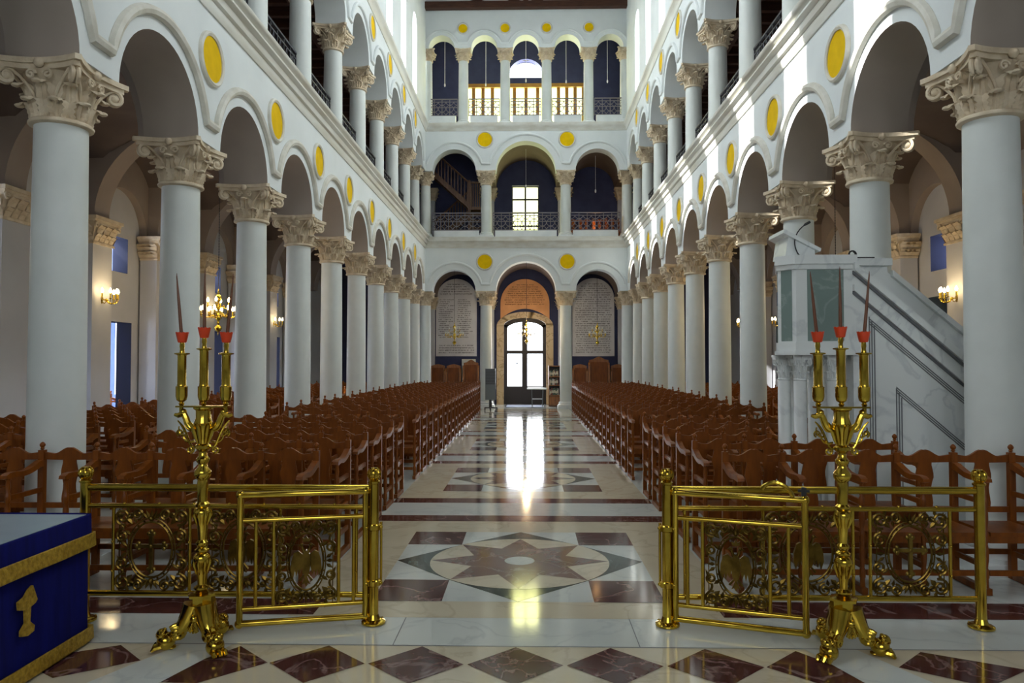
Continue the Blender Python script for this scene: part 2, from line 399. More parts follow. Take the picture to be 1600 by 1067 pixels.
# ------------------------------------------------------------------ nave arcade walls, two tiers and clerestory
bays = [(D0 + (n + .5) * S, .82) for n in range(-1, 9)]
bays = [(u, .84) for u, r in bays]
U0 = D0 - 1.5 * S; U1 = YF + .02
for sg in (-1, 1):
    P = PS(sg); nm = SIDE[sg]
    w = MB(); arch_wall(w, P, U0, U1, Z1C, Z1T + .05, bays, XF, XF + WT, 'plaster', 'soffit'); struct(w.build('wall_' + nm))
    w = MB(); arch_wall(w, P, U0, U1, Z2C, Z2T + .05, bays, XF, XF + WT, 'plaster', 'plaster'); struct(w.build('wall_' + nm))
    h = MB(); hood(h, P, bays, XF - .012, Z1C, 1.03, 0, Z1C + .25, .058, 'mould', ends=(U0, None)); struct(h.build('trim_1'))
    h = MB(); hood(h, P, bays, XF - .012, Z2C, 1.03, 0, Z2C + .25, .05, 'plaster', ends=(U0, None)); struct(h.build('trim_2'))
    # clerestory
    wins = [(YN(n), .46) for n in range(-1, 10)]
    wins = [w_ for w_ in wins if w_[0] < 27]
    zw = 13.45
    w = MB()
    arch_wall(w, P, U0, U1, zw, ZR + .9, wins, XF, XF + .42, 'plaster')
    w.box(*sorted((sg * XF, sg * (XF + .42))), U0, U1, Z2T, 11.22, 'plaster')
    cur = U0
    for uc, r in wins + [(U1 + .46, .46)]:
        w.box(*sorted((sg * XF, sg * (XF + .42))), cur, uc - r, 11.22, zw, 'plaster'); cur = uc + r
    struct(w.build('wall_' + nm, weld=False))
    for k, (uc, r) in enumerate(wins):
        g = MB()
        v = sg * (XF + .34)
        pts = [(uc - r, 11.22), (uc + r, 11.22)] + [(uc + r * cos(pi * j / 16), zw + r * sin(pi * j / 16)) for j in range(17)]
        g.prism(pts, v - .006, v + .006, 'glass', P=lambda u, vv, z: (vv, u, z))
        o = struct(g.build('window_%d' % (k + 1)))
        fr = MB()
        fr.tube([(v, u, z) for u, z in pts[2:]], .03, 'white', 6); fr.box(v - .03, v + .03, uc - r, uc - r + .05, 11.22, zw, 'white'); fr.box(v - .03, v + .03, uc + r - .05, uc + r, 11.22, zw, 'white')
        fr.box(v - .03, v + .03, uc - r, uc + r, 11.22, 11.27, 'white')
        fr.build('window_frame', o)
    # cornices and gallery floors
    c = MB()
    pr = [(XF + .5, 6.10), (XF - .02, 6.10), (XF - .05, 6.17), (XF - .05, 6.23), (XF - .09, 6.25), (XF - .11, 6.33), (XF - .17, 6.37), (XF - .17, 6.40), (XF - .13, 6.41), (XF - .13, 6.44), (XF - .19, 6.47), (XF - .21, 6.50), (XF - .21, 6.53), (XF + .5, 6.53)]
    profile_run(c, P, pr, U0, U1 + .2, 'cornice'); struct(c.build('trim_3'))
    c = MB()
    pr = [(XF + .3, 10.60), (XF - .02, 10.60), (XF - .05, 10.66), (XF - .05, 10.70), (XF - .10, 10.76), (XF - .14, 10.80), (XF - .14, 10.88), (XF - .04, 10.90), (XF + .3, 10.90)]
    profile_run(c, P, pr, U0, U1 + .2, 'cornice'); struct(c.build('trim_4'))
    g = MB(); g.box(sg * (XF + .45), sg * (XO + .2), U0, YB, 6.2, 6.50, 'aislewall'); struct(g.build('floor_gallery_' + nm))

    # ---------------- side aisle: outer wall with openings, groin vaults, transverse arches
    hl = []
    for n in (1, 3, 5, 7):
        yc = YN(n) + S / 2; hl.append((yc - .33, yc + .42, 3.62, 4.34))
    if sg < 0:
        for n in (2, 3, 5, 7): yc = YN(n) + S / 2; hl.append((yc - .55, yc + .60, 0, 2.60))
    else:
        for n in (1, 3, 5, 7): yc = YN(n) + S / 2; hl.append((yc - .36, yc + .52, 1.2 if n != 3 else 1.0, 3.10))
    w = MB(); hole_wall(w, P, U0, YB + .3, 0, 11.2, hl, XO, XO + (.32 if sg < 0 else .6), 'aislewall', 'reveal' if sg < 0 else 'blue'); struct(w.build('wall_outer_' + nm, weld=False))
    v = MB()
    xa, xb = XF + WT - .02, XO
    for n in range(-2, 9):
        ya, yb = YN(n), YN(n + 1)
        if n == -2: ya = U0
        nx, ny = 18, 14
        for i in range(nx):
            for j in range(ny):
                q = []
                for a, b in ((i, j), (i + 1, j), (i + 1, j + 1), (i, j + 1)):
                    x = xa + (xb - xa) * a / nx; y = ya + (yb - ya) * b / ny
                    tx = (2 * a / nx - 1); ty = (2 * b / ny - 1)
                    z = max(Z1C + 1.58 * sqrt(max(0, 1 - tx * tx)), Z1C + .35 + 1.23 * sqrt(max(0, 1 - ty * ty)))
                    q.append((sg * x, y, min(z, 6.12)))
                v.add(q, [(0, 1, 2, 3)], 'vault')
    struct(v.build('ceiling_aisle_' + nm))
    for n in range(-1, 10):
        t = MB()
        arch_wall(t, PF, *( (xa, xb) if sg > 0 else (-xb, -xa) ), Z1C, 6.15, [(sg * (xa + xb - .25) / 2, 1.66)], YN(n) - .24, YN(n) + .24, 'rib', n=28)
        struct(t.build('trim_5'))
    ba = [(D0 + (n + .5) * S, .86) for n in range(-1, 10)]
    t = MB(); arch_wall(t, P, U0, YB, Z1C, 6.1, [b_ for b_ in ba if b_[0] < YB - 1], XO - .16, XO + .01, 'rib'); struct(t.build('trim_6'))

    # ---------------- upper gallery: dark timber roof
    r = MB()
    for y0 in [U0 + .6 * k for k in range(41)]:
        r.box(*sorted((sg * (XF + WT), sg * XO)), y0, y0 + .12, 10.0, 10.22, 'darkwood')
    r.box(*sorted((sg * (XF + .4), sg * (XO + .3))), U0, YB, 10.22, 10.30, 'darkwood')
    for xx in (5.2, 6.5, 7.6): r.box(*sorted((sg * xx, sg * (xx + .14))), U0, YB, 9.88, 10.0, 'darkwood')
    struct(r.build('ceiling_gallery_' + nm, weld=False))
    r = MB(); r.box(*sorted((sg * (XO - .3), sg * (XO - .02))), U0, YF, 6.5, 10.0, 'darkwood')
    struct(r.build('wall_gallery_' + nm))

# ------------------------------------------------------------------ far facade: three tiers
f1 = [(-2.75, .83), (0, 1.14), (2.73, .83)]
f3 = [(-3.24, .50), (-1.60, .50), (0, .50), (1.60, .50), (3.24, .50)]
XW = XF + .05
w = MB(); arch_wall(w, PF, -XW, XW, Z1C, Z1T + .05, f1, YF, YFB, 'plaster', n=32); struct(w.build('wall_far'))
w = MB(); arch_wall(w, PF, -XW, XW, Z2C, Z2T + .05, f1, YF, YFB, 'plaster', n=32); struct(w.build('wall_far'))
w = MB(); arch_wall(w, PF, -XW, XW, 13.83, ZR + .9, f3, YF, YFB, 'plaster', n=24); struct(w.build('wall_far'))
h = MB(); hood(h, PF, f1, YF - .015, Z1C, None, .26, Z1C + .27, .05, 'plaster'); struct(h.build('trim_1'))
h = MB(); hood(h, PF, f1, YF - .015, Z2C, None, .26, Z2C + .27, .05, 'plaster'); struct(h.build('trim_2'))
h = MB(); hood(h, PF, f3, YF - .015, 13.83, None, .17, 14.02, .045, 'plaster', ends=(-XW, XW)); struct(h.build('trim_7'))
c = MB()
pr = [(YF + .55, 6.10), (YF - .02, 6.10), (YF - .04, 6.18), (YF - .06, 6.25), (YF - .10, 6.32), (YF - .15, 6.36), (YF - .15, 6.52), (YF + .55, 6.52)]
profile_run(c, lambda u, v, z: (u, v, z), pr, -XF - .1, XF + .1, 'cornice'); struct(c.build('trim_3'))
c = MB()
pr = [(YF + .55, 10.60), (YF - .02, 10.60), (YF - .05, 10.68), (YF - .10, 10.76), (YF - .13, 10.80), (YF - .13, 10.90), (YF + .55, 10.90)]
profile_run(c, lambda u, v, z: (u, v, z), pr, -XF - .1, XF + .1, 'cornice'); struct(c.build('trim_4'))
# narthex gallery floors and vaults
for k, (z0, z1) in enumerate(((6.1, 6.5), (10.5, 10.88))):
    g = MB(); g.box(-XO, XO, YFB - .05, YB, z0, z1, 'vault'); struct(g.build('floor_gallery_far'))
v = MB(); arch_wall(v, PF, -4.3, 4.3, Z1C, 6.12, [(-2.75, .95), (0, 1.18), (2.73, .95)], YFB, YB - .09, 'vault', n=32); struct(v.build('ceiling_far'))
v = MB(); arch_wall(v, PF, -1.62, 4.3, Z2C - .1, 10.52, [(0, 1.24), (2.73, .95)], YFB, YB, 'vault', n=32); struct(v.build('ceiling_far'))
v = MB(); v.box(-4.3, 4.3, YFB, YB, 15.3, 15.5, 'aislewall'); struct(v.build('ceiling_far'))
for sg in (-1, 1):
    w = MB(); w.box(*sorted((sg * 4.15, sg * 4.3)), YFB, YB, 10.88, 15.3, 'blue'); struct(w.build('wall_far_' + SIDE[sg]))
# far wall behind, with its door and windows
dw = .94
DX = -.05
holes = [(DX - .88, DX + .88, 0, 3.30), (-.59, .53, 6.9, 9.15), (-2.62, 2.42, 10.95, 13.42)]
w = MB(); hole_wall(w, PF, -XO - .3, XO + .3, 0, 15.6, holes + [(DX - .88, DX + .88, 3.30, 3.60), (-.78, .78, 13.72, 14.52)], YB, YB + .4, 'blue')
# arched heads closed above the curves
def arch_fill(mb, xc, hw, z0, z1, m):
    pts = [(xc - hw * cos(pi * k / 24), z0 + (z1 - z0) * sin(pi * k / 24)) for k in range(25)]
    for (ua, za), (ub, zb) in zip(pts, pts[1:]):
        for v_ in (YB, YB + .4):
            mb.add([(ua, v_, za), (ub, v_, zb), (ub, v_, z1 + .001), (ua, v_, z1 + .001)], [(0, 1, 2, 3)], m)
        mb.add([(ua, YB, za), (ub, YB, zb), (ub, YB + .4, zb), (ua, YB + .4, za)], [(0, 1, 2, 3)], m)
arch_fill(w, DX, .88, 3.30, 3.60, 'surround'); arch_fill(w, 0, .78, 13.72, 14.52, 'blue')
struct(w.build('wall_back_far', weld=False))

# nave ceiling with trusses
c = MB(); c.box(-XF - .5, XF + .5, U0 - 6, YF + .1, 15.86, 15.99, 'darkwood')
for k in range(52): c.box(-XF + .02, XF - .02, U0 - 3.5 + .6 * k, U0 - 3.38 + .6 * k, 15.74, 15.86, 'darkwood')
struct(c.build('ceiling', weld=False))
tm = MB()
tm.box(-XF, XF, -.12, .12, 15.02, 15.26, 'darkwood'); tm.box(-.1, .1, -.1, .1, 15.26, 15.5, 'darkwood')
for s_ in (-1, 1):
    tm.tube([(s_ * .1, 0, 15.2), (s_ * .9, 0, 15.5)], .08, 'darkwood', 4); tm.tube([(s_ * 2.3, 0, 15.2), (s_ * 1.35, 0, 15.5)], .07, 'darkwood', 4)
tme = tm.mesh('trim_roof_truss', weld=False)
for k in range(6):
    o = put('trim_roof_truss', tme, None, (0, YF - .2 - k * 2 * S, .24))
    struct(o)

# crossing behind the camera: side walls, back wall with tall openings added for light, roof
for sg in (-1, 1):
    w = MB(); w.box(*sorted((sg * (XO + 1.2), sg * (XO + 1.4))), -7.5, U0 + .1, 0, 16, 'aislewall'); struct(w.build('wall_crossing_' + SIDE[sg]))
    w = MB(); w.box(*sorted((sg * (XF + .0), sg * (XO + 1.4))), U0 - .02, U0 + .3, 6.2, 16, 'aislewall'); struct(w.build('wall_crossing_' + SIDE[sg]))
    w = MB(); w.box(*sorted((sg * (XO - .1), sg * (XO + 1.4))), U0 - .02, U0 + .3, 0, 6.2, 'aislewall'); struct(w.build('wall_crossing_' + SIDE[sg]))
bw = [(-3.6, -2.2, 4, 9), (-.8, .8, 4, 10), (2.2, 3.6, 4, 9)]
w = MB(); hole_wall(w, PF, -9.7, 9.7, 0, 16, bw, -7.5, -7.2, 'aislewall'); struct(w.build('wall_back', weld=False))
c = MB(); c.box(-9.7, 9.7, -7.5, U0 + .3, 16, 16.12, 'darkwood'); struct(c.build('ceiling_crossing'))

# outer passage beyond the left aisle doors (pale blue, daylit)
w = MB(); hole_wall(w, PS(-1), U0, YB + .3, 0, 4.2, [(YN(n) + S / 2 + 1.15, YN(n) + S / 2 + 1.95, .85, 3.2) for n in (1, 2, 3, 4, 5, 6, 7)], 11.6, 11.9, 'lblue'); struct(w.build('wall_passage_left', weld=False))
c = MB(); c.box(-11.9, -XO - .6, U0, YB + .3, 4.2, 4.35, 'lblue'); struct(c.build('ceiling_passage_left'))
for yy in (U0, YB + .1):
    w = MB(); w.box(-11.9, -XO - .6, yy, yy + .2, 0, 4.2, 'lblue'); struct(w.build('wall_passage_left'))
w = MB(); w.box(XO + 1.9, XO + 2.05, U0, YB, 0, 4.6, 'blue')
struct(w.build('wall_passage_right'))
c = MB(); c.box(XO + .6, XO + 2.05, U0, YB, 4.6, 4.7, 'blue'); struct(c.build('ceiling_passage_right'))
# stained lights in the right hand recesses
k = 20
for n in (1, 3, 5, 7):
    yc = YN(n) + S / 2
    g = MB(); x0 = XO + .52
    g.box(x0, x0 + .012, yc + .05, yc + .30, 1.35, 3.0, 'sglass')
    o = struct(g.build('window_%d' % k)); k += 1
    f = MB()
    for z in (1.35, 1.88, 2.42, 2.98): f.box(x0 - .02, x0 + .03, yc + .03, yc + .32, z - .025, z + .025, 'black')
    for y in (.04, .17, .31): f.box(x0 - .02, x0 + .03, yc + y - .015, yc + y + .015, 1.33, 3.0, 'black')
    f.build('window_frame', o)
# ------------------------------------------------------------------ columns with carved capitals
def capital(h=.54, rb=.232, a=.41, half=False, seg=24):
    mb = MB(); m = 'stone'
    k = h / .54
    bell = [(rb + .00, 0), (rb + .03, .012), (rb + .034, .03), (rb + .02, .048), (rb - .015, .055), (rb - .02, .20), (rb + .0, .32), (rb + .05, .41), (rb + .075, .452)]
    mb.lathe([(r, z * k) for r, z in bell], m, seg)
    def aba(s, d, z0, z1, r2=None):
        out = []
        for q in range(4):
            c4, s4 = cos(pi / 2 * q), sin(pi / 2 * q)
            for i in range(11):
                t = -1 + 2 * i / 10
                x = t * (s - .035); y = -(s - d * (1 - t * t))
                out.append((x * c4 - y * s4, x * s4 + y * c4))
        n = len(out)
        vs = [(x, y, z0) for x, y in out] + [(x, y, z1) for x, y in out]
        mb.add(vs, [list(range(n))[::-1], list(range(n, 2 * n))] + [(i, (i + 1) % n, (i + 1) % n + n, i + n) for i in range(n)], m)
    aba(a - .03, .085, .448 * k, .492 * k); aba(a, .085, .492 * k, .54 * k)
    def leaf(ang, z0, z1, r0, w, curl):
        ca, sa = cos(ang), sin(ang); N = 9
        vs = []; fs = []
        for i in range(N + 1):
            t = i / N
            if t < .72:
                r = r0 + .012 + curl * .35 * (t / .72) ** 2; z = z0 + (z1 - z0) * t / .72
            else:
                b = (t - .72) / .28 * pi * .95
                r = r0 + .012 + curl * .35 + curl * .5 * (1 - cos(b)) * .65; z = z1 + .028 * sin(b) - .018 * (t - .72) / .28
            ww = w * (.75 + .45 * sin(pi * min(1, t * 1.1))) * (1 - .28 * max(0, (t - .7) / .3)) * (1 + .13 * (-1) ** i)
            for j, (u, dep) in enumerate(((-1, -.026), (-.55, .014), (-.22, -.010), (0, .016), (.22, -.010), (.55, .014), (1, -.026))):
                rr = r + dep + (.006 if i % 2 else -.004) * (abs(u) > .3); uu = u * ww / 2
                vs.append((rr * ca - uu * sa, rr * sa + uu * ca, z * k))
        for i in range(N):
            for j in range(6): fs.append((i * 7 + j, i * 7 + j + 1, i * 7 + j + 8, i * 7 + j + 7))
        mb.add(vs, fs, m)
        tip = vs[-4]
        mb.ball((tip[0] - .022 * ca, tip[1] - .022 * sa, tip[2] + .012), .034, m, 8, 5, sc=(1.2, 1.2, .55))
    for q in range(8):
        leaf(pi / 4 * q + pi / 8, .05, .185, rb - .010, .185, .105)
        leaf(pi / 4 * q, .05, .325, rb - .016, .17, .135)
    for q in range(4):
        ang = pi / 2 * q + pi / 4; e = Vector((cos(ang), sin(ang), 0)); t = Vector((-sin(ang), cos(ang), 0)); zz = Vector((0, 0, 1))
        cc = (a * 1.414 - .15)
        for s in (-1, 1):
            c = e * cc + t * (s * .022) + zz * (.385 * k)
            sp = spiral(c, e, zz, .075, .012, pi * .55, -1.6, 22)
            st = bez([e * (rb + .0) + t * (s * .10) + zz * (.22 * k), e * (rb + .05) + t * (s * .08) + zz * (.36 * k), sp[0]], 6)
            mb.tube(st[:-1] + sp, [.014] * 6 + [.022 - .010 * i / 22 for i in range(23)], m, 6)
        mb.ball(e * cc + zz * .385 * k, .045, m, 8, 6, sc=(1, 1, 1))
        # flower on each face of the abacus and the small helices below it
        an2 = pi / 2 * q; e2 = Vector((cos(an2), sin(an2), 0)); t2 = Vector((-sin(an2), cos(an2), 0))
        mb.ball(e2 * (a - .085) + zz * .495 * k, .045, m, 10, 6, sc=(.8 if abs(e2.x) > .5 else 1, .8 if abs(e2.y) > .5 else 1, 1))
        for s in (-1, 1):
            c = e2 * (rb + .085) + t2 * (s * .075) + zz * .395 * k
            mb.tube(spiral(c, t2 * s, zz, .045, .008, pi, -1.4, 14), .013, m, 5)
    if half:
        pass
    return mb
capm = capital().mesh('capital', weld=False, sharp=.9)
cap2 = capital(.52, .198, .38).mesh('capital', weld=False, sharp=.9)
cap3 = capital(.44, .185, .32, seg=18).mesh('capital', weld=False, sharp=.9)

def shaft_mesh(zb, zt, r0, r1, m='shaft'):
    mb = MB(); n = 10
    mb.lathe([(r0 + (r1 - r0) * (i / n) ** 1.6, zb + (zt - zb) * i / n) for i in range(n + 1)], m, 40)
    return mb.mesh('shaft')
def base_mesh(z0, r, h=.26):
    mb = MB()
    mb.box(-r - .09, r + .09, -r - .09, r + .09, z0, z0 + h * .35, 'white')
    mb.lathe([(r + .085, z0 + h * .35), (r + .09, z0 + h * .5), (r + .06, z0 + h * .6), (r + .035, z0 + h * .72), (r + .055, z0 + h * .82), (r + .03, z0 + h * .93), (r, z0 + h)], 'white', 36)
    return mb.mesh('base')
sh1, ba1 = shaft_mesh(.25, Z1C - .53, .236, .218), base_mesh(0, .236)
sh2, ba2 = shaft_mesh(ZG + .2, Z2C - .51, .208, .192), base_mesh(ZG, .208, .22)
sh3, ba3 = shaft_mesh(ZG2 + .2, 13.83 - .43, .195, .182), base_mesh(ZG2 + .0, .19, .2)
def column(x, y, tier, label, group, sc=1.):
    t = thing('column', label, 'column', (x, y, 0), 0, group)
    s, b, c, z = ((sh1, ba1, capm, Z1C - .54), (sh2, ba2, cap2, Z2C - .52), (sh3, ba3, cap3, 13.83 - .44))[tier - 1]
    put('shaft', s, t); put('base', b, t)
    cc = put('capital', c, t, (0, 0, z - .001))
    if sc != 1.: cc.scale = (sc, sc, 1)
    return t
for sg in (-1, 1):
    for n in range(0, 10):
        column(sg * XC, YN(n) - (.12 if n == 9 else 0), 1, 'white ground floor column, %s from the gate in the %s arcade' % (ORD[n + 1], SIDE[sg]), 'ground floor columns of the side arcades', .86 if n == 9 else 1)
        if n >= 1:
            column(sg * XC, YN(n) - (.12 if n == 9 else 0), 2, 'white gallery column above the %s ground floor column of the %s arcade' % (ORD[n + 1], SIDE[sg]), 'gallery columns of the side arcades', .86 if n == 9 else 1)
    column(sg * 1.53, (YF + YFB) / 2, 1, 'white ground floor column with cream capital just %s of the far door' % SIDE[sg], 'far facade columns')
    column(sg * 1.53, (YF + YFB) / 2, 2, 'white first gallery column of the far wall, %s of the middle arch' % SIDE[sg], 'far facade columns')
    column(sg * 3.90, (YF + YFB) / 2 + .12, 1, 'white ground floor corner column at the %s end of the far arcade' % SIDE[sg], 'far facade columns', .86)
    column(sg * 3.90, (YF + YFB) / 2 + .12, 2, 'white first gallery corner column at the %s end of the far wall' % SIDE[sg], 'far facade columns', .86)
    column(sg * .80, (YF + YFB) / 2, 3, 'white top gallery column of the far wall, inner one %s of its middle' % SIDE[sg], 'top gallery columns')
    column(sg * 2.42, (YF + YFB) / 2, 3, 'white top gallery column of the far wall, outer one %s of its middle' % SIDE[sg], 'top gallery columns')
    column(sg * 3.82, (YF + YFB) / 2, 3, 'white top gallery corner column at the %s end of the far wall' % SIDE[sg], 'top gallery columns')

# pilasters against the outer walls: flat shaft and a boxed carved capital
def pil_mesh(w, d, zt):
    a = MB(); a.box(-w / 2, w / 2, 0, d, 0, zt - .5, 'aislewall'); sh = a.mesh('shaft')
    c = MB()
    def fr(z0, z1, g0, g1): # frustum course
        c.add([(-w / 2 - g0, -g0, z0), (w / 2 + g0, -g0, z0), (w / 2 + g0, d, z0), (-w / 2 - g0, d, z0), (-w / 2 - g1, -g1, z1), (w / 2 + g1, -g1, z1), (w / 2 + g1, d, z1), (-w / 2 - g1, d, z1)],
              [(3, 2, 1, 0), (4, 5, 6, 7), (0, 1, 5, 4), (1, 2, 6, 5), (2, 3, 7, 6), (3, 0, 4, 7)], 'stone')
    z = zt - .5
    fr(z, z + .04, .03, .03); fr(z + .04, z + .40, .0, .09); fr(z + .40, z + .44, .11, .11); fr(z + .44, z + .50, .14, .14)
    for row, (zz, nn, g) in enumerate(((z + .05, 4, .0), (z + .20, 3, .045))):
        for i in range(nn):
            x = -w / 2 + w * (i + .5) / nn
            for face in (0, 1, 2):
                if face == 0: X = Matrix.Translation((x, -g - .01, zz))
                else:
                    s = -1 if face == 1 else 1
                    X = Matrix.Translation((s * (w / 2 + g + .01), d * (i + .5) / nn, zz)) @ Matrix.Rotation(s * pi / 2, 4, 'Z')
                lw = w / nn * .8
                c.add([(-lw / 2, 0, 0), (lw / 2, 0, 0), (lw * .62, -.035, .08), (-lw * .62, -.035, .08), (lw * .45, -.09, .14), (-lw * .45, -.09, .14), (lw * .35, -.12, .115), (-lw * .35, -.12, .115), (0, -.06, .07)],
                      [(0, 1, 8), (1, 2, 8), (2, 4, 5, 3), (3, 0, 8), (2, 3, 8), (4, 6, 7, 5)], 'stone', X)
    for sx in (-1, 1):
        c.tube(spiral((sx * (w / 2 + .04), -.10, z + .34), (sx, 0, 0), (0, 0, 1), .06, .01, pi, -1.5, 14), .018, 'stone', 6)
    return sh, c.mesh('capital', weld=False)
psh, pcp = pil_mesh(.62, .36, Z1C)
for sg in (-1, 1):
    for n in range(0, 9):
        t = thing('wall_pilaster', 'flat pilaster with cream capital on the %s outer wall, level with the %s arcade column' % (SIDE[sg], ORD[n + 1]), 'pilaster', (sg * (XO - .40), YN(n), 0), -sg * pi / 2, 'pilasters of the outer aisle walls')
        put('shaft', psh, t); put('capital', pcp, t)
psh2, pcp2 = pil_mesh(.46, .22, Z1C - .02)
psh3m = MB(); psh3m.box(-.23, .23, 0, .22, 6.5, Z2C - .6, 'aislewall'); psh3 = psh3m.mesh('shaft')
for sg, x in ((-1, -1.56), (1, 1.56), (-1, -4.03), (1, 4.03)):
    where = ('beside the far door' if abs(x) < 2 else 'in the far corner')
    t = thing('wall_pilaster', 'flat pilaster with cream capital on the blue back wall, %s, %s side' % (where, SIDE[sg]), 'pilaster', (x, YB - .26, 0), 0, 'pilasters of the blue back wall')
    put('shaft', psh2, t); put('capital', pcp2, t)
    t = thing('wall_pilaster', 'flat gallery pilaster with cream capital above the pilaster %s, %s side' % (where, SIDE[sg]), 'pilaster', (x, YB - .26, 0), 0, 'pilasters of the blue back wall')
    put('shaft', psh3, t); put('capital', pcp2, t, (0, 0, Z2C - .1 - Z1C + .02))

# ------------------------------------------------------------------ yellow discs over the columns
def disc_meshes(r):
    d = MB(); d.lathe([(1e-6, 0), (r, 0), (r, .02), (1e-6, .02)], 'yellow', 40)
    f = MB(); f.lathe([(r, 0), (r, .035), (r + .03, .05), (r + .055, .035), (r + .06, 0)], 'mould', 40)
    return d.mesh('disc'), f.mesh('rim')
d1 = disc_meshes(.275); d3 = disc_meshes(.17)
def roundel(ms, loc, rot, label):
    t = thing('yellow_roundel', label, 'roundel', loc, 0, 'yellow roundels on the nave walls')
    t.rotation_euler = rot
    put('disc', ms[0], t); put('rim', ms[1], t)
for sg in (-1, 1):
    for tier, z in ((1, 5.53), (2, 10.20)):
        for n in range(0, 9):
            if tier == 2 and n < 2: continue
            roundel(d1, (sg * XF, YN(n), z), (0, -sg * pi / 2, 0), 'yellow disc in a pale ring over the %s %s column of the %s arcade' % (ORD[n + 1], ('ground floor', 'gallery')[tier - 1], SIDE[sg]))
    for tier, z in ((1, 5.58), (2, 10.27)):
        roundel(d1, (sg * 1.57, YF, z), (pi / 2, 0, 0), 'yellow disc on the far wall %s of the middle arch, %s' % (SIDE[sg], ('above the ground floor columns', 'above the first gallery columns')[tier - 1]))
    for x in (.80, 2.42):
        roundel(d3, (sg * x, YF, 14.58), (pi / 2, 0, 0), 'small yellow disc high under the roof over the %s %s top gallery column' % ('inner' if x < 1 else 'outer', SIDE[sg]))

# ------------------------------------------------------------------ iron railings and low parapets
def rail_mesh(L, h, z0, m, unit=.34):
    mb = MB()
    mb.box(-L / 2, L / 2, -.025, .025, z0 + h - .035, z0 + h, m)
    for z in (z0 + .03, z0 + h * .5, z0 + h - .12): mb.box(-L / 2, L / 2, -.012, .012, z - .013, z + .013, m)
    n = max(2, round(L / unit)); u = L / n
    for i in range(n + 1): mb.box(-L / 2 + i * u - .013, -L / 2 + i * u + .013, -.012, .012, z0, z0 + h - .02, m)
    hh = (h - .15) / 2
    for i in range(n):
        for j in range(2):
            cx, cz = -L / 2 + (i + .5) * u, z0 + .03 + hh * (j + .5)
            for q in range(4):   # four quarter arcs bulging to the middle of each cell
                sx, sz = ((-1, -1), (1, -1), (1, 1), (-1, 1))[q]
                px, pz = cx + sx * u / 2, cz + sz * hh / 2
                a = [(px - sx * u * .48 * cos(pi / 2 * t / 5), 0, pz - sz * hh * .48 * sin(pi / 2 * t / 5)) for t in range(6)]
                mb.tube(a, .012, m, 4)
    return mb.mesh('iron_railing', weld=False)
rs = rail_mesh(S - .64, .92, ZG, 'iron')
for sg in (-1, 1):
    for n in range(0, 9):
        o = put('iron_railing', rs, None, (sg * (XC - .02), YN(n) + S / 2 - (.06 if n == 8 else 0), .01), pi / 2)
        tag(o, 'dark iron railing between %s gallery columns above the %s and %s ground columns' % (SIDE[sg], ORD[n + 1], ORD[n + 2]), 'railing', 'side gallery railings')
ym = (YF + YFB) / 2 - .1
for x, L, w in ((-2.66, 1.88, 'left'), (0, 2.52, 'middle'), (2.66, 1.88, 'right')):
    p = MB(); p.box(x - L / 2 + .08, x + L / 2 - .08, ym - .06, ym + .06, ZG, 6.80, 'white')
    tag(p.build('parapet'), 'low white parapet slab under the %s railing of the first far gallery' % w, 'parapet')
    o = put('iron_railing', rail_mesh(L, .70, 6.80, 'ironw', .30), None, (x, ym, .003))
    tag(o, 'grey iron railing with circles in the %s arch of the first far gallery' % w, 'railing')
for x, L, w in ((-3.24, 1.20, 'far left'), (-1.61, 1.18, 'second'), (0, 1.16, 'middle'), (1.61, 1.18, 'fourth'), (3.24, 1.20, 'far right')):
    p = MB(); p.box(x - L / 2 + .06, x + L / 2 - .06, ym - .06, ym + .06, ZG2 + .02, 11.24, 'white')
    tag(p.build('parapet'), 'low white parapet slab in the %s arch of the top gallery' % w, 'parapet')
    o = put('iron_railing', rail_mesh(L, .68, 11.24, 'ironw', .28), None, (x, ym, .003))
    tag(o, 'dark iron railing in the %s arch of the top gallery' % w, 'railing')
# ------------------------------------------------------------------ church armchairs, linked side by side, facing the gate
CW = .47; CH = 1.10; CD = .42
def crest_poly():
    pts = []
    hw = CW / 2 - .025
    for i in range(25):
        t = -1 + 2 * i / 24; a = abs(t)
        z = 1.005 + .055 * (.5 + .5 * cos(pi * min(1, a / .62))) + (.012 * ((a - .62) / .38) if a > .62 else 0) - .006 * math.exp(-(t / .06) ** 2)
        pts.append((t * hw, z))
    return pts + [(hw, .955), (.10, .952), (0, .95), (-.10, .952), (-hw, .955)]
def splat_poly():
    R = [(.056, .955), (.055, .93), (.062, .90), (.070, .86), (.071, .83), (.058, .79), (.050, .75), (.052, .71), (.060, .66), (.064, .62), (.060, .575)]
    return R + [(-x, z) for x, z in R[::-1]]
def leg_prof():
    return [(.020, 0), (.020, .12), (.024, .125), (.024, .18), (.015, .20), (.022, .26), (.024, .33), (.016, .385), (.024, .40), (.024, .47), (.014, .49), (.023, .56), (.022, .62), (.015, .655), (.022, .67), (.022, .73), (.014, .745), (.021, .79), (.014, .835), (.022, .85), (.022, .865)]
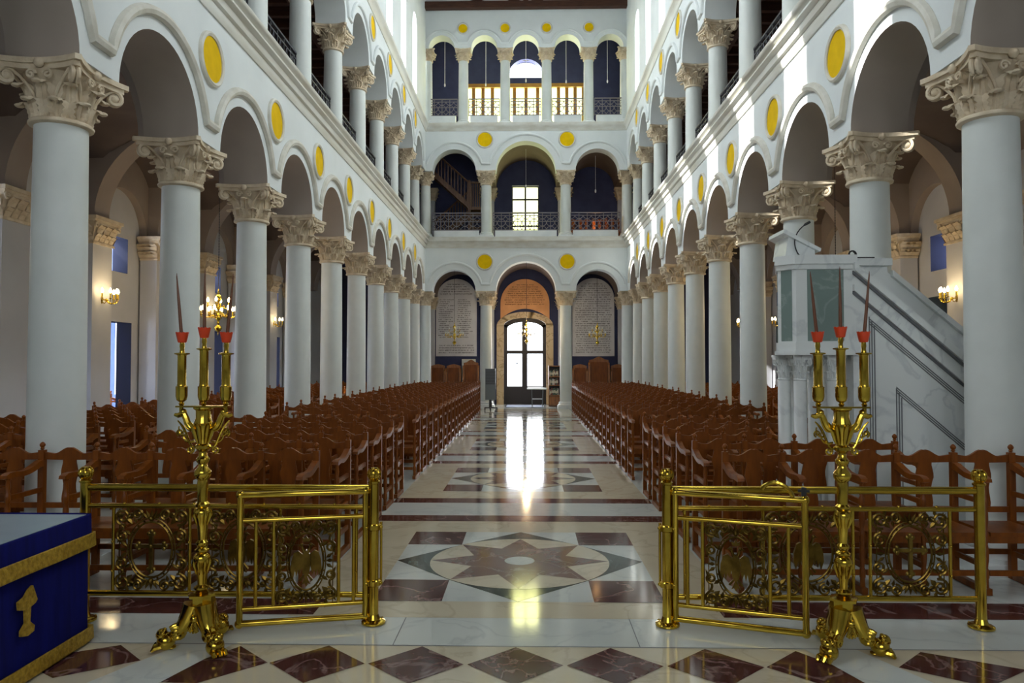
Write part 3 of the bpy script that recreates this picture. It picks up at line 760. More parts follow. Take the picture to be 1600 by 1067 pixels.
def chair_bits(sg, first):
    """name -> MB for the pieces of one chair; a chair carries the post it shares with the next one"""
    W = 'wood'; B = []
    ox = sg * CW / 2
    seat = MB()
    seat.prism([(-CW / 2 + .026, .445), (CW / 2 - .026, .445), (CW / 2 - .026, .475), (-CW / 2 + .026, .475)], -CD - .005, .0, W)
    seat.box(-CW / 2 + .026, CW / 2 - .026, -CD + .01, -CD + .035, .39, .45, W)
    B.append(('seat', seat))
    bk = MB()
    bk.prism(crest_poly(), .0, .026, W); bk.prism(splat_poly(), .005, .021, W)
    bk.box(-CW / 2 + .026, CW / 2 - .026, .0, .024, .545, .59, W)
    B.append(('backrest', bk))
    for y_, z_ in ((.002, .20), (-CD + .01, .14)):
        st = MB(); st.box(-CW / 2 + .026, CW / 2 - .026, y_, y_ + .02, z_, z_ + .042, W); B.append(('stretcher', st))
    for x in ((ox, -ox) if first else (ox,)):
        p = MB(); p.box(x - .025, x + .025, -.014, .030, 0, 1.035, W)
        p.lathe([(.016, 1.03), (.010, 1.04), (.019, 1.048), (.012, 1.056), (.022, 1.07), (.023, 1.082), (.014, 1.096), (.004, 1.103)], W, 10, (x, .008, 0))
        B.append(('back_post', p))
        l = MB(); l.lathe(leg_prof(), W, 8, (x, -CD + .022, 0)); l.box(x - .02, x + .02, -CD + .002, -CD + .042, .40, .46, W)
        B.append(('front_leg', l))
        a = MB()
        top = [(.0, .955), (-.05, .95), (-.11, .925), (-.18, .902), (-.26, .895), (-.34, .902), (-.41, .902), (-.45, .885)]
        bot = [(-.455, .862), (-.42, .855), (-.34, .862), (-.26, .852), (-.18, .858), (-.11, .875), (-.05, .895), (.0, .90)]
        a.prism([(y, z) for y, z in top + bot], x - .026, x + .026, W, P=lambda u, v, z: (v, u, z))
        B.append(('armrest', a))
        for za, zb_ in ((.68, .72), (.40, .455), (.19, .23)):
            r = MB(); r.box(x - .012, x + .012, -CD + .03, 0, za, zb_, W); B.append(('side_rail', r))
        r = MB(); r.box(x - .022, x + .022, -CD - .02, .03, .0, .05, W); B.append(('floor_runner', r))
    return B
chair_src = {}
for sg in (-1, 1):
    for first in (True, False):
        B = chair_bits(sg, first)
        one = MB()
        for _, b in B:
            o = len(one.v); one.v += b.v; one.f += [[i + o for i in f] for f in b.f]
            k = one.mi('wood'); one.m += [k] * len(b.f)
        chair_src[sg, first] = ([(n, b.mesh(n, weld=False)) for n, b in B], one.mesh('church_chair', weld=False), one)
def chair(x, y, sg, first, parts, label, group):
    bits, whole, _ = chair_src[sg, first]
    if parts:
        t = thing('church_chair', label, 'chair', (x, y, .0085), 0, group)
        for n, me in bits: put(n, me, t)
        return t
    return tag(put('church_chair', whole, None, (x, y, .0085)), label, 'chair', group)
rowsA = [6.10] + [6.20 + .74 * i for i in range(1, 6)]
rowsB = [11.42 + .7633 * i for i in range(20)]
nch = 0
def clash(y, x0, x1):   # would a chair here run into a column?
    for n in range(0, 10):
        if y - .47 < YN(n) + .36 and y + .04 > YN(n) - .36 and x0 < XC + .36 and x1 > XC - .36: return True
    return False
CNT = ['', 'first', 'second', 'third', 'fourth', 'fifth', 'sixth', 'seventh', 'eighth', 'ninth']
for sg in (-1, 1):
    for ri, y in enumerate(rowsA + rowsB):
        X0 = 1.66 if sg > 0 else 1.65
        if ri == 0: X0 += .06
        n = 7 if ri == 0 else 5
        for k in range(n):
            x0 = X0 + CW * k; x1 = x0 + CW
            yy = y
            if ri > 0 and (clash(y, x0, x1) or x1 > 4.05): break
            if sg > 0 and 7.0 < y < 8.75 and x1 > 2.62: break
            if ri == 0 and k == 6 and sg > 0: break
            chair(sg * (x0 + CW / 2), yy, sg, k == 0, ri < 6, 'brown wooden armchair, %s from the centre aisle, %s row back from the gate, %s block' % (CNT[k + 1], ORD[ri + 1], SIDE[sg]), 'armchairs in the nave')
            nch += 1
rowsS = [7.6 + .7633 * i for i in range(25)]
rest = MB()
for sg in (-1, 1):
    for ri, y in enumerate(rowsS):
        if sg > 0 and 6.4 < y < 8.9: continue
        indiv = nch + 5 <= 300 and ri < (6 if sg < 0 else 12)
        for k in range(5):
            x = sg * (4.95 + CW * (k + .5))
            if indiv:
                chair(x, y, sg, k == 0, False, 'brown wooden armchair, %s from the columns, %s row in the %s side aisle' % (CNT[k + 1], ORD[ri + 1], SIDE[sg]), 'armchairs in the side aisles'); nch += 1
            else:
                src = chair_src[sg, k == 0][2]
                o = len(rest.v); rest.v += [(a + x, b + y, c + .0085) for a, b, c in src.v]; rest.f += [[i + o for i in f] for f in src.f]
                kk = rest.mi('wood'); rest.m += [kk] * len(src.f)
o = rest.build('rows_of_chairs', weld=False)
tag(o, 'further rows of brown armchairs deep in both side aisles', 'chairs'); o['kind'] = 'stuff'
for i, (x, y) in enumerate(((-9.6, 14.2), (-9.6, 14.8), (-9.6, 15.6), (-9.6, 16.4), (-10.2, 14.5), (-10.2, 15.3))):
    o = chair(x, y, -1, True, False, 'brown armchair %s inside the pale blue passage, seen through the left doorway' % ('nearest', 'second', 'third', 'fourth', 'fifth', 'last')[i] if i else 'brown armchair nearest the opening inside the pale blue left passage', 'chairs in the blue passage')
    o.rotation_euler = (0, 0, pi / 2)

# ------------------------------------------------------------------ brass railings, gates
GY = 5.0
def leafblob(mb, c, e, n, L, w, m):
    """small pointed cast leaf lying in the panel plane (x, z), along direction e"""
    c = Vector(c); e = Vector(e).normalized(); p = Vector((-e.z, 0, e.x))
    o = [c - e * 0, c + e * L * .35 + p * w, c + e * L, c + e * L * .35 - p * w]
    mid = c + e * L * .4
    vs = [tuple(q) for q in o] + [tuple(mid + Vector((0, -.010, 0))), tuple(mid + Vector((0, .010, 0)))]
    mb.add(vs, [(0, 1, 4), (1, 2, 4), (2, 3, 4), (3, 0, 4), (1, 0, 5), (2, 1, 5), (3, 2, 5), (0, 3, 5)], m)
def eagle(mb, cx, cz, s, m):
    def P(pts, y0=-.012, y1=.008): mb.prism([(cx + x * s, cz + z * s) for x, z in pts], y0, y1, m)
    P([(0, .55), (.13, .40), (.17, .1), (.13, -.3), (.05, -.45), (-.05, -.45), (-.13, -.3), (-.17, .1), (-.13, .40)], -.026, .012)
    for q in (-1, 1):
        P([(q * x, z) for x, z in ((.12, .36), (.30, .52), (.46, .44), (.56, .12), (.58, -.22), (.48, -.52), (.42, -.20), (.36, -.46), (.30, -.18), (.24, -.38), (.16, -.1))])
        mb.tube([(cx + q * .05 * s, -.012, cz + .42 * s), (cx + q * .13 * s, -.016, cz + .62 * s), (cx + q * .14 * s, -.018, cz + .72 * s)], [.07 * s, .05 * s, .055 * s], m, 7)
        mb.ball((cx + q * .17 * s, -.018, cz + .75 * s), .075 * s, m, 8, 6)
        mb.tube([(cx + q * .22 * s, -.018, cz + .75 * s), (cx + q * .33 * s, -.018, cz + .71 * s)], [.04 * s, .008 * s], m, 6)
        mb.tube([(cx + q * .06 * s, -.012, cz - .4 * s), (cx + q * .24 * s, -.012, cz - .62 * s)], [.04 * s, .05 * s], m, 6)
    P([(0, -.38), (.16, -.78), (.06, -.72), (0, -.86), (-.06, -.72), (-.16, -.78)])
    P([(-.12, .86), (.12, .86), (.16, 1.02), (.06, .96), (0, 1.08), (-.06, .96), (-.16, 1.02)])
def cross_shape(mb, cx, cz, s, m):
    d = .014
    mb.box(cx - .085 * s, cx + .085 * s, -d, d * .6, cz - 1.0 * s, cz + .82 * s, m); mb.box(cx - .66 * s, cx + .66 * s, -d, d * .6, cz + .10 * s, cz + .27 * s, m)
    for x, z, e in ((0, .82, (0, 1)), (0, -1.0, (0, -1)), (.66, .185, (1, 0)), (-.66, .185, (-1, 0))):
        for a, b in ((.10, 0), (-.02, .13), (-.02, -.13)):
            mb.ball((cx + (x + e[0] * a - e[1] * b) * s, -.002, cz + (z + e[1] * a + e[0] * b) * s), .115 * s, m, 10, 6, sc=(1, .12 / (.115 * s) * .115 * s if False else .5, 1))
    mb.ball((cx, -.012, cz + .185 * s), .11 * s, m, 10, 6, sc=(1, .5, 1))
def ornament(x0, x1, z0, z1, kind):
    mb = MB(); m = 'brassd'; cx, cz = (x0 + x1) / 2, (z0 + z1) / 2; w, h = x1 - x0, z1 - z0
    rx, rz = w * .285, h * .34
    for f, r in ((1, .008), (1.13, .005)):
        mb.tube([(cx + rx * f * cos(2 * pi * i / 40), 0, cz + rz * f * sin(2 * pi * i / 40)) for i in range(40)], r, m, 6, closed=True)
    for i in range(20): mb.ball((cx + rx * 1.065 * cos(2 * pi * i / 20), -.006, cz + rz * 1.065 * sin(2 * pi * i / 20)), .008, m, 6, 4)
    if kind == 'cross': cross_shape(mb, cx, cz - .0, rz * .72, 'brassm')
    else: eagle(mb, cx, cz - .015, rz * .92, m)
    ex = Vector((1, 0, 0)); ez = Vector((0, 0, 1))
    for sx in (-1, 1):
        for sz in (-1, 1):
            # big corner scroll running in from the corner, with companions along both edges
            a = Vector((cx + sx * w * .39, 0, cz + sz * h * .40))
            mb.tube(spiral(a, ex * sx, ez * sz, w * .115, .012, -pi * .6, 1.6, 20), [.0095] * 15 + [.011, .012, .012, .012, .013, .014], m, 6)
            b = Vector((cx + sx * w * .40, 0, cz + sz * h * .17))
            mb.tube(spiral(b, ex * sx, ez * -sz, w * .085, .010, -pi * .5, 1.5, 18), .009, m, 6)
            mb.tube(bez([a + ez * -sz * w * .11, a + ex * sx * w * .06 - ez * sz * .04, b + ex * -sx * w * .05 + ez * sz * .06, b + ez * sz * w * .085], 8), .009, m, 6)
            c = Vector((cx + sx * w * .19, 0, cz + sz * h * .435))
            mb.tube(spiral(c, ex * -sx, ez * sz, w * .075, .010, -pi * .5, 1.5, 18), .0085, m, 6)
            mb.tube(bez([c + ex * sx * w * .07, c + ex * sx * w * .12 + ez * sz * .015, a + ex * -sx * w * .05, a + ex * -sx * w * .11], 6), .0085, m, 6)
            for q in range(9):
                an = q * .7 + .3
                p = a.lerp(b, q / 8) if q % 2 else a.lerp(c, q / 8)
                d = Vector((cos(an) * sx, 0, sin(an) * sz))
                leafblob(mb, p + d * .018, d, 0, .050 + .012 * (q % 3), .013, m)
            leafblob(mb, (cx + sx * rx * .9, 0, cz + sz * rz * .9), (sx, 0, sz), 0, .09, .018, m)
    for sz in (-1, 1):
        for q in range(-2, 3):
            d = Vector((q * .45, 0, sz)); leafblob(mb, (cx + q * .012, 0, cz + sz * h * .37), d, 0, h * .13, .014, m)
        mb.ball((cx, -.004, cz + sz * h * .385), .020, m, 8, 6)
    for sx in (-1, 1):
        for q in range(-1, 2): leafblob(mb, (cx + sx * w * .33, 0, cz + q * .02), (sx, 0, q * .7), 0, w * .15, .013, m)
        mb.tube([(cx + sx * w * .44, 0, cz - h * .5), (cx + sx * w * .44, 0, cz + h * .5)], .004, m, 5)
    return mb
def post_parts(t, x, y=0):
    p = MB(); p.lathe([(.034, .02), (.034, .955), (.042, .96), (.042, .972), (.022, .985)], 'brass', 20, (x, y, 0)); pp = p.build('post', t)
    b = MB(); b.ball((x, y, 1.022), .045, 'brass', 18, 12)
    for q in range(10): b.tube([(x + .046 * sin(a) * cos(2 * pi * q / 10), y + .046 * sin(a) * sin(2 * pi * q / 10), 1.022 - .046 * cos(a)) for a in [.45 + 2.2 * i / 10 for i in range(11)]], .0035, 'brass', 4)
    b.build('ball_finial', pp)
    f = MB(); f.lathe([(.082, .0065), (.082, .018), (.07, .026), (.045, .034), (.036, .06), (.034, .065)], 'brass', 24, (x, y, 0))
    for q in range(4): f.ball((x + .072 * cos(pi / 4 + pi / 2 * q), y + .072 * sin(pi / 4 + pi / 2 * q), .02), .010, 'brass', 8, 5)
    f.build('base_flange', pp)
def railing(sg, xi, xo):
    """fixed rail from the gate post xi outwards to xo"""
    t = thing('brass_railing', 'polished brass railing with two cast panels standing %s of the open gateway' % SIDE[sg], 'railing', (0, GY, 0))
    post_parts(t, sg * xi); post_parts(t, sg * xo)
    a, b = sg * (xi + .03), sg * (xo - .03)
    for nm, z, r in (('top_rail', .922, .026), ('middle_rail', .795, .0165), ('bottom_rail', .195, .020)):
        m = MB(); m.tube([(a, 0, z), (b, 0, z)], r, 'brass', 14)
        if nm == 'middle_rail':
            for q in range(1, 8): m.ball((a + (b - a) * q / 8, 0, z + .016), .010, 'brass', 8, 6)
        m.build(nm, t)
    L = xo - xi
    def bal(u):
        m = MB(); m.lathe([(.0115, .205), (.0115, .785)], 'brass', 12, (sg * u, 0, 0))
        for z in (.35, .55): m.ball((sg * u, -.012, z), .009, 'brass', 8, 5)
        m.build('baluster', t)
    us = [xo - .20, xo - .735, xo - .85, xi + .10 + .55, xi + .12]
    for u in us: bal(u)
    def panel(u0, u1, kind):
        q0, q1 = sorted((sg * u0, sg * u1)); ornament(q0 + .012, q1 - .012, .215, .775, kind).build('ornament_panel', t)
    panel(xo - .735, xo - .20, 'cross'); panel(xi + .65, xo - .85, 'eagle')
    return t
railing(-1, .985, 3.00); railing(1, 1.025, 3.13)
def gate(sg, xp, L, ang):
    """gate leaf hinged on the gate post, swung outwards and back along the railing"""
    t = thing('brass_gate', 'polished brass gate leaf swung open on the %s gate post' % SIDE[sg], 'gate', (sg * xp, GY, 0), 0)
    t.rotation_euler = (0, 0, (pi - ang) if False else (-ang if sg > 0 else ang))
    X = lambda u: sg * u
    f = MB(); r = .030
    pts = [(.055, .055), (L, .055), (L, .905), (.055, .905)]
    f.tube([(X(u), 0, z) for u, z in pts], r, 'brass', 14, closed=True)
    for u, z in pts: f.ball((X(u), 0, z), r * 1.05, 'brass', 12, 8)
    f.build('frame', t)
    for nm, z in (('upper_rail', .735), ('lower_rail', .150)):
        m = MB(); m.tube([(X(.07), 0, z), (X(L - .02), 0, z)], .0165, 'brass', 12)
        m.build(nm, t)
    for u in (.135, .235, L - .215, L - .10):
        m = MB(); m.lathe([(.0125, .16), (.0125, .725)], 'brass', 12, (X(u), 0, 0)); m.build('baluster', t)
    q0, q1 = sorted((X(.245), X(L - .225)))
    ornament(q0 + .005, q1 - .005, .165, .725, 'eagle').build('ornament_panel', t)
    for z in (.28, .66):
        m = MB(); m.lathe([(.044, z - .022), (.052, z - .015), (.052, z + .015), (.044, z + .022)], 'brass', 18); m.tube([(0, 0, z), (X(.06), 0, z)], .018, 'brass', 10)
        for s in (-1, 1): m.ball((s * .048, -.02, z), .014, 'brass', 8, 6)
        m.build('hinge', t)
    pin = MB(); pin.lathe([(.009, .26), (.009, .69)], 'brass', 10, (-sg * .05, .01, 0)); pin.build('hinge_rod', t)
    if sg > 0:
        m = MB(); m.tube(bez([(L - .07, -.01, .925), (L - .10, -.01, 1.0), (L - .20, -.015, 1.05), (L - .26, -.01, .965)], 10), [.012, .016, .012, .016, .013, .017, .013, .016, .012, .014, .02], 'brass', 8)
        m.build('latch_hook', t)
        m = MB(); m.box(L - .02, L + .01, -.012, .012, .93, .985, 'black'); m.box(L - .04, L + .03, -.008, .008, .955, .972, 'black'); m.build('latch_plate', t)
    return t
gate(-1, .985, .875, radians(12)); gate(1, 1.025, .875, radians(18))

# ------------------------------------------------------------------ tall brass candle stands
def candle_stand(x, y, side):
    t = thing('candle_stand', 'tall polished brass three-branched candle stand before the %s railing' % side, 'candle stand', (x, y, .002))
    B = 'brass'
    b = MB(); b.lathe([(.078, .215), (.080, .25), (.060, .27), (.062, .315), (.085, .318), (.088, .335), (.05, .345)], B, 6)
    b.lathe([(.02, .16), (.05, .18), (.078, .215)], B, 6)
    b.build('base', t)
    for q in range(3):
        an = (radians(198) + 2 * pi / 3 * q) if side == 'left' else (radians(342) - 2 * pi / 3 * q)
        e = Vector((cos(an), sin(an), 0)); z = Vector((0, 0, 1)); n = Vector((-sin(an), cos(an), 0))
        l = MB()
        l.tube(bez([e * .045 + z * .27, e * .07 + z * .17, e * .10 + z * .12, e * .15 + z * .10, e * .185 + z * .055], 12), [.062, .062, .060, .058, .055, .050, .046, .042, .038, .036, .034, .034, .034], B, 10)
        l.tube(spiral(e * .135 + z * .10, e, z, .050, .008, pi * .2, 1.5, 18), .017, B, 8)
        for s in (-1, 1): l.tube(spiral(e * .135 + z * .105 + n * s * .03, e, z, .042, .008, pi * .2, 1.5, 18), .012, B, 6)
        l.ball(e * .20 + z * .056, .056, B, 12, 8, sc=(1, 1, .98)); l.ball(e * .225 + z * .10, .036, B, 10, 7)
        for s in (-1, 1): l.ball(e * .215 + n * s * .03 + z * .115, .016, B, 8, 6)
        for s in (-1, 0, 1): l.tube([e * .225 + n * s * .028 + z * .035, e * .262 + n * s * .034 + z * .030, e * .278 + n * s * .036 + z * .012], [.018, .017, .010], B, 7)
        l.ball(e * .17 + z * .018, .03, B, 8, 6, sc=(1, 1, .5))
        l.build('leg', t)
        g = MB(); a2 = an + pi / 3; e2 = Vector((cos(a2), sin(a2), 0))
        for s in range(-2, 3):
            d = (-z + Vector((-sin(a2), cos(a2), 0)) * s * .35).normalized()
            g.tube([e2 * .06 + z * .20, e2 * .075 + z * .17 + d * .02, e2 * .075 + z * .17 + d * .062], [.008, .014, .006], B, 6)
        g.ball(e2 * .065 + z * .195, .026, B, 8, 6); g.build('shell_ornament', t)
    s = MB()
    s.lathe([(.05, .345), (.030, .355), (.046, .365), (.046, .375), (.024, .39), (.026, .42), (.036, .50), (.052, .535), (.055, .555), (.048, .575), (.028, .588), (.044, .600), (.044, .610), (.026, .625), (.038, .645), (.038, .655), (.024, .670),
             (.026, .70), (.034, .78), (.046, .815), (.053, .84), (.046, .86), (.030, .872), (.044, .884), (.044, .896), (.030, .910), (.031, .94), (.034, 1.02), (.030, 1.045), (.046, 1.062), (.054, 1.085), (.050, 1.105), (.030, 1.128),
             (.026, 1.145), (.040, 1.165), (.042, 1.18), (.026, 1.20), (.025, 1.225), (.046, 1.245), (.046, 1.262), (.032, 1.275)], B, 22)
    for zc, rr, hh in ((.535, .052, .06), (.835, .052, .055)):
        for q in range(8):
            a = 2 * pi * q / 8; e = Vector((cos(a), sin(a), 0))
            s.tube([e * (rr * .62) + Vector((0, 0, zc - hh * 1.3)), e * (rr * .98) + Vector((0, 0, zc - .01)), e * (rr * .86) + Vector((0, 0, zc + hh * .6))], [.004, .012, .005], B, 6)
    s.build('stem', t)
    c = MB(); c.lathe([(.030, 1.272), (.036, 1.31), (.050, 1.36), (.058, 1.40), (.052, 1.42), (.046, 1.44), (.046, 1.485), (.060, 1.495), (.062, 1.505)], B, 20)
    for q in range(8):
        a = 2 * pi * q / 8; e = Vector((cos(a), sin(a), 0)); z = Vector((0, 0, 1))
        c.tube(bez([e * .034 + z * 1.28, e * .055 + z * 1.34, e * .062 + z * 1.40, e * .095 + z * 1.412], 7), [.006, .010, .012, .013, .012, .010, .008, .005], B, 6)
    c.build('leaf_cup', t)
    for sx in (-1, 1):
        k = MB(); e = Vector((sx, 0, 0)); z = Vector((0, 0, 1))
        k.tube(bez([e * .04 + z * 1.265, e * .075 + z * 1.215, e * .10 + z * 1.30, e * .10 + z * 1.36, e * .165 + z * 1.42], 14), [.008] * 11 + [.009, .008, .006, .004], B, 7)
        k.tube(spiral(e * .082 + z * 1.235, e, z, .026, .006, pi * .6, 1.3, 14), .007, B, 6)
        k.tube(bez([e * .10 + z * 1.33, e * .14 + z * 1.31, e * .165 + z * 1.35, e * .155 + z * 1.385], 8), [.007, .007, .006, .006, .006, .005, .005, .004, .004], B, 6)
        k.tube(bez([e * .06 + z * 1.36, e * .115 + z * 1.34, e * .115 + z * 1.42, e * .135 + z * 1.45], 8), .007, B, 6)
        k.tube(spiral(e * .150 + z * 1.345, e, z, .022, .005, -pi * .4, 1.3, 12), .006, B, 5)
        k.tube(bez([e * .055 + z * 1.29, e * .11 + z * 1.27, e * .14 + z * 1.31, e * .125 + z * 1.36], 8), [.007, .008, .008, .008, .007, .006, .005, .004, .003], B, 6)
        # beast-headed bracket under the outer socket
        k.tube(bez([e * .05 + z * 1.37, e * .11 + z * 1.36, e * .105 + z * 1.47, e * .135 + z * 1.468], 10), [.014, .016, .018, .019, .02, .02, .02, .019, .018, .018, .017], B, 8)
        k.tube([e * .125 + z * 1.465, e * .165 + z * 1.452, e * .185 + z * 1.458], [.02, .016, .010], B, 8); k.ball(e * .130 + z * 1.475, .022, B, 10, 7)
        k.tube([e * .142 + z * 1.47, e * .142 + z * 1.515], .013, B, 8)
        k.build('bracket', t)
    p = MB(); p.box(-.165, .165, -.035, .035, 1.505, 1.515, B); p.build('tray', t)
    for i, (sx, dz) in enumerate(((-.142, 0), (0, .03), (.142, 0))):
        k = MB(); z0 = 1.515
        k.lathe([(.012, z0), (.018, z0 + .012), (.012, z0 + .022), (.030, z0 + .035), (.036, z0 + .06), (.036, z0 + .115), (.038, z0 + .12), (.029, z0 + .125), (.027, z0 + .14), (.027, z0 + .315 + dz), (.030, z0 + .322 + dz), (.046, z0 + .326 + dz), (.047, z0 + .333 + dz), (.016, z0 + .338 + dz), (.013, z0 + .36 + dz), (.016, z0 + .375 + dz), (.014, z0 + .40 + dz)], B, 20, (sx, 0, 0))
        k.build('socket', t)
        zc = 1.515 + .40 + dz
        lean = (-.040, 0.0, .040)[i]
        cn = thing('taper_candle', 'thin brown taper candle with red cup, %s of three on the %s brass stand' % (('left', 'middle', 'right')[i], side), 'candle', (x + sx, y, .002 + zc), 0, 'taper candles on the brass stands')
        w = MB(); w.tube([(0, 0, 0.0), (lean * .25, 0, .10), (lean * .65, 0, .27), (lean * 1.0, 0, .42), (lean * 1.02, 0, .445)], [.0115, .011, .009, .004, .0012], 'candle', 8); w.build('wax_stick', cn)
        u = MB(); n = 20
        prof = [(.022, .0), (.027, .005), (.040, .062)]
        vs = []
        for ri, (r, z) in enumerate(prof):
            for q in range(n):
                a = 2 * pi * q / n; zz = z + (.006 * (q % 2) if ri == 2 else 0)
                vs.append((r * cos(a), r * sin(a), zz))
        for ri, (r, z) in enumerate(prof[::-1]):
            for q in range(n):
                a = 2 * pi * q / n; zz = z + (.006 * (q % 2) if ri == 0 else 0) + (.003 if ri else 0)
                vs.append(((r - .002) * cos(a), (r - .002) * sin(a), zz))
        fs = [(r_ * n + q, r_ * n + (q + 1) % n, (r_ + 1) * n + (q + 1) % n, (r_ + 1) * n + q) for r_ in range(5) for q in range(n)]
        fs += [list(range(n))[::-1], [5 * n + q for q in range(n)]]
        u.add(vs, fs, 'redcup'); ob = u.build('drip_cup', cn, weld=False); ob['label'] = 'red scalloped drip cup'
candle_stand(-1.985, 4.57, 'left'); candle_stand(2.03, 4.57, 'right')

# ------------------------------------------------------------------ table under a blue velvet cloth, front left
def cloth_table():
    t = thing('altar_table', 'table draped in royal blue velvet with gold braid at the left edge', 'table', (-3.44, 3.3, 0))
    hx0, hx1, y0, y1 = -.72, .68, -1.6, 1.32; zt = .815
    top = MB(); top.prism([(hx0, zt - .03), (hx1, zt - .03), (hx1, zt), (hx0, zt)], y0, y1, 'topcloth'); o = top.build('table_top', t); o['label'] = 'smooth pale blue table top'
    def skirt(off, ztop, zbot, m, amp, nm, thick=.006):
        mb = MB(); path = []
        N = 90
        for i in range(N + 1): path.append((hx1, y0 + (y1 - y0) * i / N, 1, 0))
        for i in range(1, 40): path.append((hx1 - (hx1 - hx0) * i / 39, y1, 0, 1))
        rows = 12; vs = []; fs = []
        for k in range(rows + 1):
            g = k / rows; z = ztop + (zbot - ztop) * g
            for i, (x, y, nx, ny) in enumerate(path):
                s = off + amp * g * (.5 + .5 * sin(i * .42 + .8 * sin(i * .13)) ) * (1 - .7 * math.exp(-((i - N) / 6) ** 2)) + .004 * g
                if i == N: nx, ny = .8, .8
                vs.append((x + nx * s, y + ny * s, z))
        n = len(path)
        for k in range(rows):
            for i in range(n - 1): fs.append((k * n + i, k * n + i + 1, (k + 1) * n + i + 1, (k + 1) * n + i))
        mb.add(vs, fs, m); ob = mb.build(nm, t, weld=False)
        so = ob.modifiers.new('thick', 'SOLIDIFY'); so.thickness = thick; so.offset = 1
        return ob
    sk = skirt(.004, zt - .004, .035, 'velvet', .022, 'cloth_skirt')
    ov = skirt(.020, zt + .004, zt - .16, 'velvet', .012, 'cloth_overhang')
    b1 = skirt(.040, zt - .115, zt - .205, 'gold', .008, 'gold_braid', .010); b1['label'] = 'gold braid band'
    b2 = skirt(.036, .105, .018, 'gold', .002, 'gold_braid', .010); b2['label'] = 'gold braid hem'
    e = MB()
    P = lambda u, v, z: (v, u, z)
    yc = 4.03 - 3.3; xc = hx1 + .034; z0 = .40
    pts = [(.035, .135), (.075, .045), (.06, .03), (.022, .02), (.016, -.06), (.055, -.095), (.05, -.125), (0, -.135), (-.055, -.12), (-.055, -.09), (-.02, -.06), (-.025, .015), (-.075, .03), (-.082, .075), (-.03, .09), (.0, .12)]
    e.prism([(yc + u, z0 + z) for u, z in pts], xc - .004, xc + .010, 'gold', P=P)
    eo = e.build('embroidered_emblem', t, sharp=.4); eo['label'] = 'small gold embroidered emblem'
    for (x, y) in ((hx0 + .08, y0 + .1), (hx1 - .08, y0 + .1), (hx0 + .08, y1 - .1), (hx1 - .08, y1 - .1)):
        l = MB(); l.box(x - .03, x + .03, y - .03, y + .03, .0065, zt - .03, 'wood2'); l.build('leg', t)
cloth_table()

